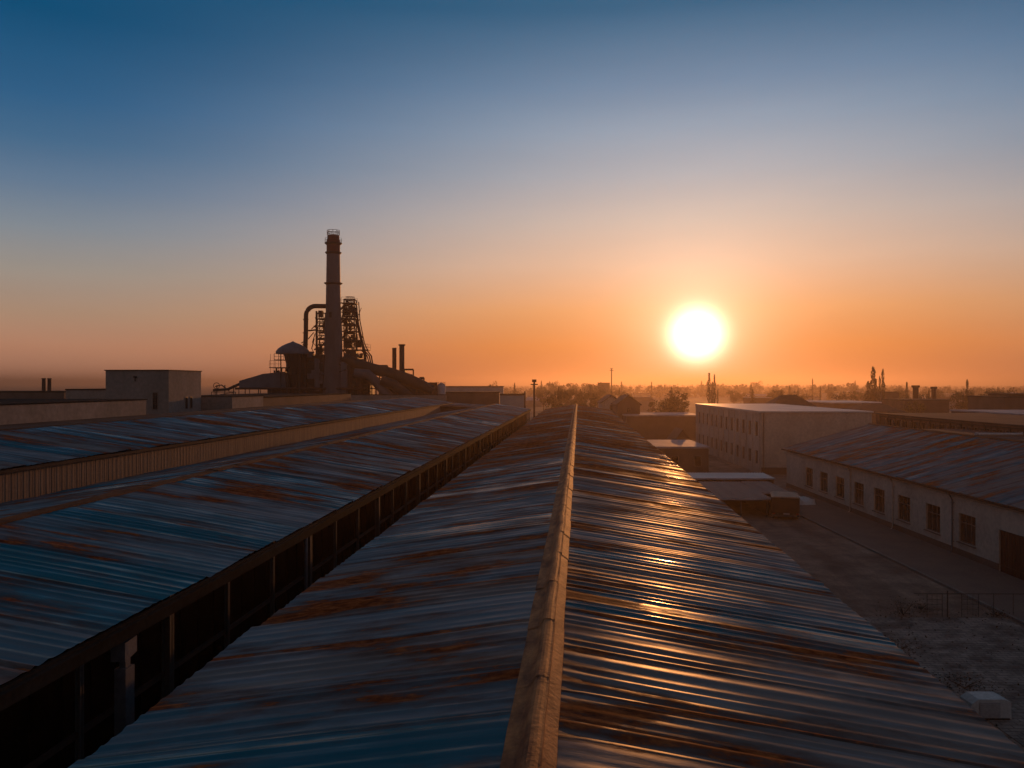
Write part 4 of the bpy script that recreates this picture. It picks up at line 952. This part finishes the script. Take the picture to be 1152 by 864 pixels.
# dead leaves and weeds along the brick paving
g = random.Random(12); b = MB()
for i in range(2600):
    y = g.uniform(19, 43); x = 15.6 + g.gauss(0, .55) + .25*math.sin(y*.8); s_ = g.uniform(.03, .09)
    if g.random() < .3: x = g.uniform(15, 24)
    p = beta(x, y, .02 + g.random()*.05); u = Vector((g.gauss(0,1), g.gauss(0,1), g.gauss(0,.4))).normalized(); w = u.cross(Vector((g.gauss(0,.3), g.gauss(0,.3), 1))).normalized()
    b.add([p - u*s_, p + w*s_*.6, p + u*s_, p - w*s_*.6], [(0, 1, 2, 3)])
o = b.build('weeds', M['twig']); tag(o, 'dry weeds and litter along the brick paving', 'weeds', kind='stuff')

# ------------------------------------------------------------------ haze
b = MB(); b.box(-8900, 8900, -380, 14000, -1.5, HC + 33)
hz = b.build('haze', M['earth']); hz.data.materials.clear(); tag(hz, 'thin warm evening haze over the whole plain', 'haze', kind='stuff')
m = bpy.data.materials.new('haze_air'); m.use_nodes = True; nt = m.node_tree; nt.nodes.clear()
ou = N(nt, 'ShaderNodeOutputMaterial'); pv = N(nt, 'ShaderNodeVolumePrincipled')
pv.inputs['Color'].default_value = (.52, .40, .31, 1); pv.inputs['Density'].default_value = .00052; pv.inputs['Anisotropy'].default_value = .72
nt.links.new(pv.outputs[0], ou.inputs['Volume']); hz.data.materials.append(m); hz.display_type = 'WIRE'

# ------------------------------------------------------------------ sky, sun, camera
SUN_EL = math.atan(54 / math.hypot(F, 208)); SUN_AZ = math.atan(208 / F) - ALPHA     # clockwise from +Y
SD = Vector((math.sin(SUN_AZ)*math.cos(SUN_EL), math.cos(SUN_AZ)*math.cos(SUN_EL), math.sin(SUN_EL)))
w = bpy.data.worlds.new('World'); S.world = w; w.use_nodes = True; nt = w.node_tree; nt.nodes.clear()
out = N(nt, 'ShaderNodeOutputWorld'); tcw = N(nt, 'ShaderNodeTexCoord').outputs['Generated']
sky = N(nt, 'ShaderNodeTexSky', sky_type='NISHITA', sun_disc=False); sky.sun_elevation = SUN_EL; sky.sun_rotation = SUN_AZ
sky.air_density = .6; sky.dust_density = .2; sky.ozone_density = 1.5
bgn = N(nt, 'ShaderNodeBackground'); bgn.inputs[1].default_value = .05
SKYK = .03
dk = mix(nt, 1.0, sky.outputs[0], (SKYK, SKYK, SKYK), 'MULTIPLY'); nt.links.new(dk, bgn.inputs[0])
def lin(c): return tuple(((v/255)/12.92 if v/255 <= .04045 else ((v/255 + .055)/1.055)**2.4) for v in c)
sx = N(nt, 'ShaderNodeSeparateXYZ'); nt.links.new(tcw, sx.inputs[0]); z = sx.outputs[2]
zc = math_n(nt, 'MAXIMUM', z, 0.0)
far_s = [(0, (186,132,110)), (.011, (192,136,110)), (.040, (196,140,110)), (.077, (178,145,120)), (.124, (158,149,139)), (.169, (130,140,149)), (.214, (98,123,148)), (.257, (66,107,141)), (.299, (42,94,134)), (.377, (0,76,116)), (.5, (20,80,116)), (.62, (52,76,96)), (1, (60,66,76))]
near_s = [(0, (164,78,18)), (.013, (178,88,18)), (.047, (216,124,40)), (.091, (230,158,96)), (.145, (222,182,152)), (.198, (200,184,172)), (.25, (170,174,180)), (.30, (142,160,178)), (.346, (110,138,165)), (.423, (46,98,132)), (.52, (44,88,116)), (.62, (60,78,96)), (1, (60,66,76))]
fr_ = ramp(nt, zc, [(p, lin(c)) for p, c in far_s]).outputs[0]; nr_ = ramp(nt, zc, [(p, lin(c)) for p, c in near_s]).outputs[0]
hd = N(nt, 'ShaderNodeCombineXYZ'); nt.links.new(sx.outputs[0], hd.inputs[0]); nt.links.new(sx.outputs[1], hd.inputs[1])
nm = N(nt, 'ShaderNodeVectorMath', operation='NORMALIZE'); nt.links.new(hd.outputs[0], nm.inputs[0])
dp = N(nt, 'ShaderNodeVectorMath', operation='DOT_PRODUCT'); nt.links.new(nm.outputs[0], dp.inputs[0]); dp.inputs[1].default_value = (math.sin(SUN_AZ), math.cos(SUN_AZ), 0)
mr = N(nt, 'ShaderNodeMapRange', clamp=True); nt.links.new(dp.outputs['Value'], mr.inputs[0]); mr.inputs[1].default_value = .70; mr.inputs[2].default_value = 1.0
f2 = math_n(nt, 'POWER', mr.outputs[0], 2.4)
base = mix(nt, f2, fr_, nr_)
# the side away from the sun: warm grey, raised as fill light
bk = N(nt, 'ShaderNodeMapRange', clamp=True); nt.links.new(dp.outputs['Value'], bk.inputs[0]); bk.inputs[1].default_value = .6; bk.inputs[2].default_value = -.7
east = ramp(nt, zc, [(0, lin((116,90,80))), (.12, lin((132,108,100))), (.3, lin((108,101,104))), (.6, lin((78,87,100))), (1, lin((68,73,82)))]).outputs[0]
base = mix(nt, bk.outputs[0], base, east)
d3 = N(nt, 'ShaderNodeVectorMath', operation='DOT_PRODUCT'); nt.links.new(tcw, d3.inputs[0]); d3.inputs[1].default_value = SD
ang = math_n(nt, 'MULTIPLY', math_n(nt, 'ARCCOSINE', math_n(nt, 'MINIMUM', d3.outputs['Value'], .9999999)), 180/math.pi)
def glow(width, power, col, amp):
    e = math_n(nt, 'EXPONENT', math_n(nt, 'MULTIPLY', math_n(nt, 'POWER', math_n(nt, 'DIVIDE', ang, width), power), -1.0))
    return mix(nt, 1.0, e, tuple(v*amp for v in col), 'MULTIPLY')
g1 = glow(1.6, 2.4, (1, .64, .46), 4.5); g2 = glow(2.9, 1.1, (1, .74, .54), 1.2); g3 = glow(9, 1.3, (1, .54, .24), .15)
a_ = mix(nt, 1.0, base, g1, 'ADD'); a_ = mix(nt, 1.0, a_, g2, 'ADD'); a_ = mix(nt, 1.0, a_, g3, 'ADD')
sn = noise_node(nt, 1.0, 5, .6, tcw, (2.2, 2.2, 14)); snr = ramp(nt, sn.outputs[0], [(.3, (.965,.965,.97)), (.7, (1.035,1.03,1.025))]).outputs[0]
a_ = mix(nt, 1.0, a_, snr, 'MULTIPLY')
below = N(nt, 'ShaderNodeMapRange', clamp=True); nt.links.new(z, below.inputs[0]); below.inputs[1].default_value = -.02; below.inputs[2].default_value = -.001
a_ = mix(nt, below.outputs[0], (.02, .015, .012), a_)
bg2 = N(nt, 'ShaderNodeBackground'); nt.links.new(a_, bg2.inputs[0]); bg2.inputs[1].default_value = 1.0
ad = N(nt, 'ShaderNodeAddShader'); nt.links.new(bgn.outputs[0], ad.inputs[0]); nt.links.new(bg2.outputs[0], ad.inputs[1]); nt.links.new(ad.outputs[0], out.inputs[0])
w.cycles.sampling_method = 'MANUAL'; w.cycles.sample_map_resolution = 1024

sl = bpy.data.lights.new('sun', 'SUN'); sl.energy = 2.0; sl.angle = math.radians(.6); sl.color = (1, .37, .10)
so = bpy.data.objects.new('sun', sl); COL.objects.link(so); so.rotation_euler = (-SD).to_track_quat('-Z', 'Y').to_euler(); so.location = (0, 0, 60)
cd = bpy.data.cameras.new('camera'); co = bpy.data.objects.new('camera', cd); COL.objects.link(co); S.camera = co
cd.sensor_width = 36; cd.lens = 36 * F / 1152; cd.clip_start = .1; cd.clip_end = 30000
co.location = (0, 0, HC); co.rotation_euler = (math.pi/2, 0, ALPHA)
S.view_settings.view_transform = 'Standard'; S.view_settings.look = 'None'; S.view_settings.exposure = 0; S.view_settings.gamma = 1
cy = S.cycles; cy.use_denoising = True; cy.max_bounces = 5; cy.diffuse_bounces = 2; cy.glossy_bounces = 3; cy.volume_bounces = 1; cy.transmission_bounces = 2
cy.sample_clamp_indirect = 4; cy.caustics_reflective = False; cy.caustics_refractive = False; cy.use_adaptive_sampling = True; cy.adaptive_threshold = .02
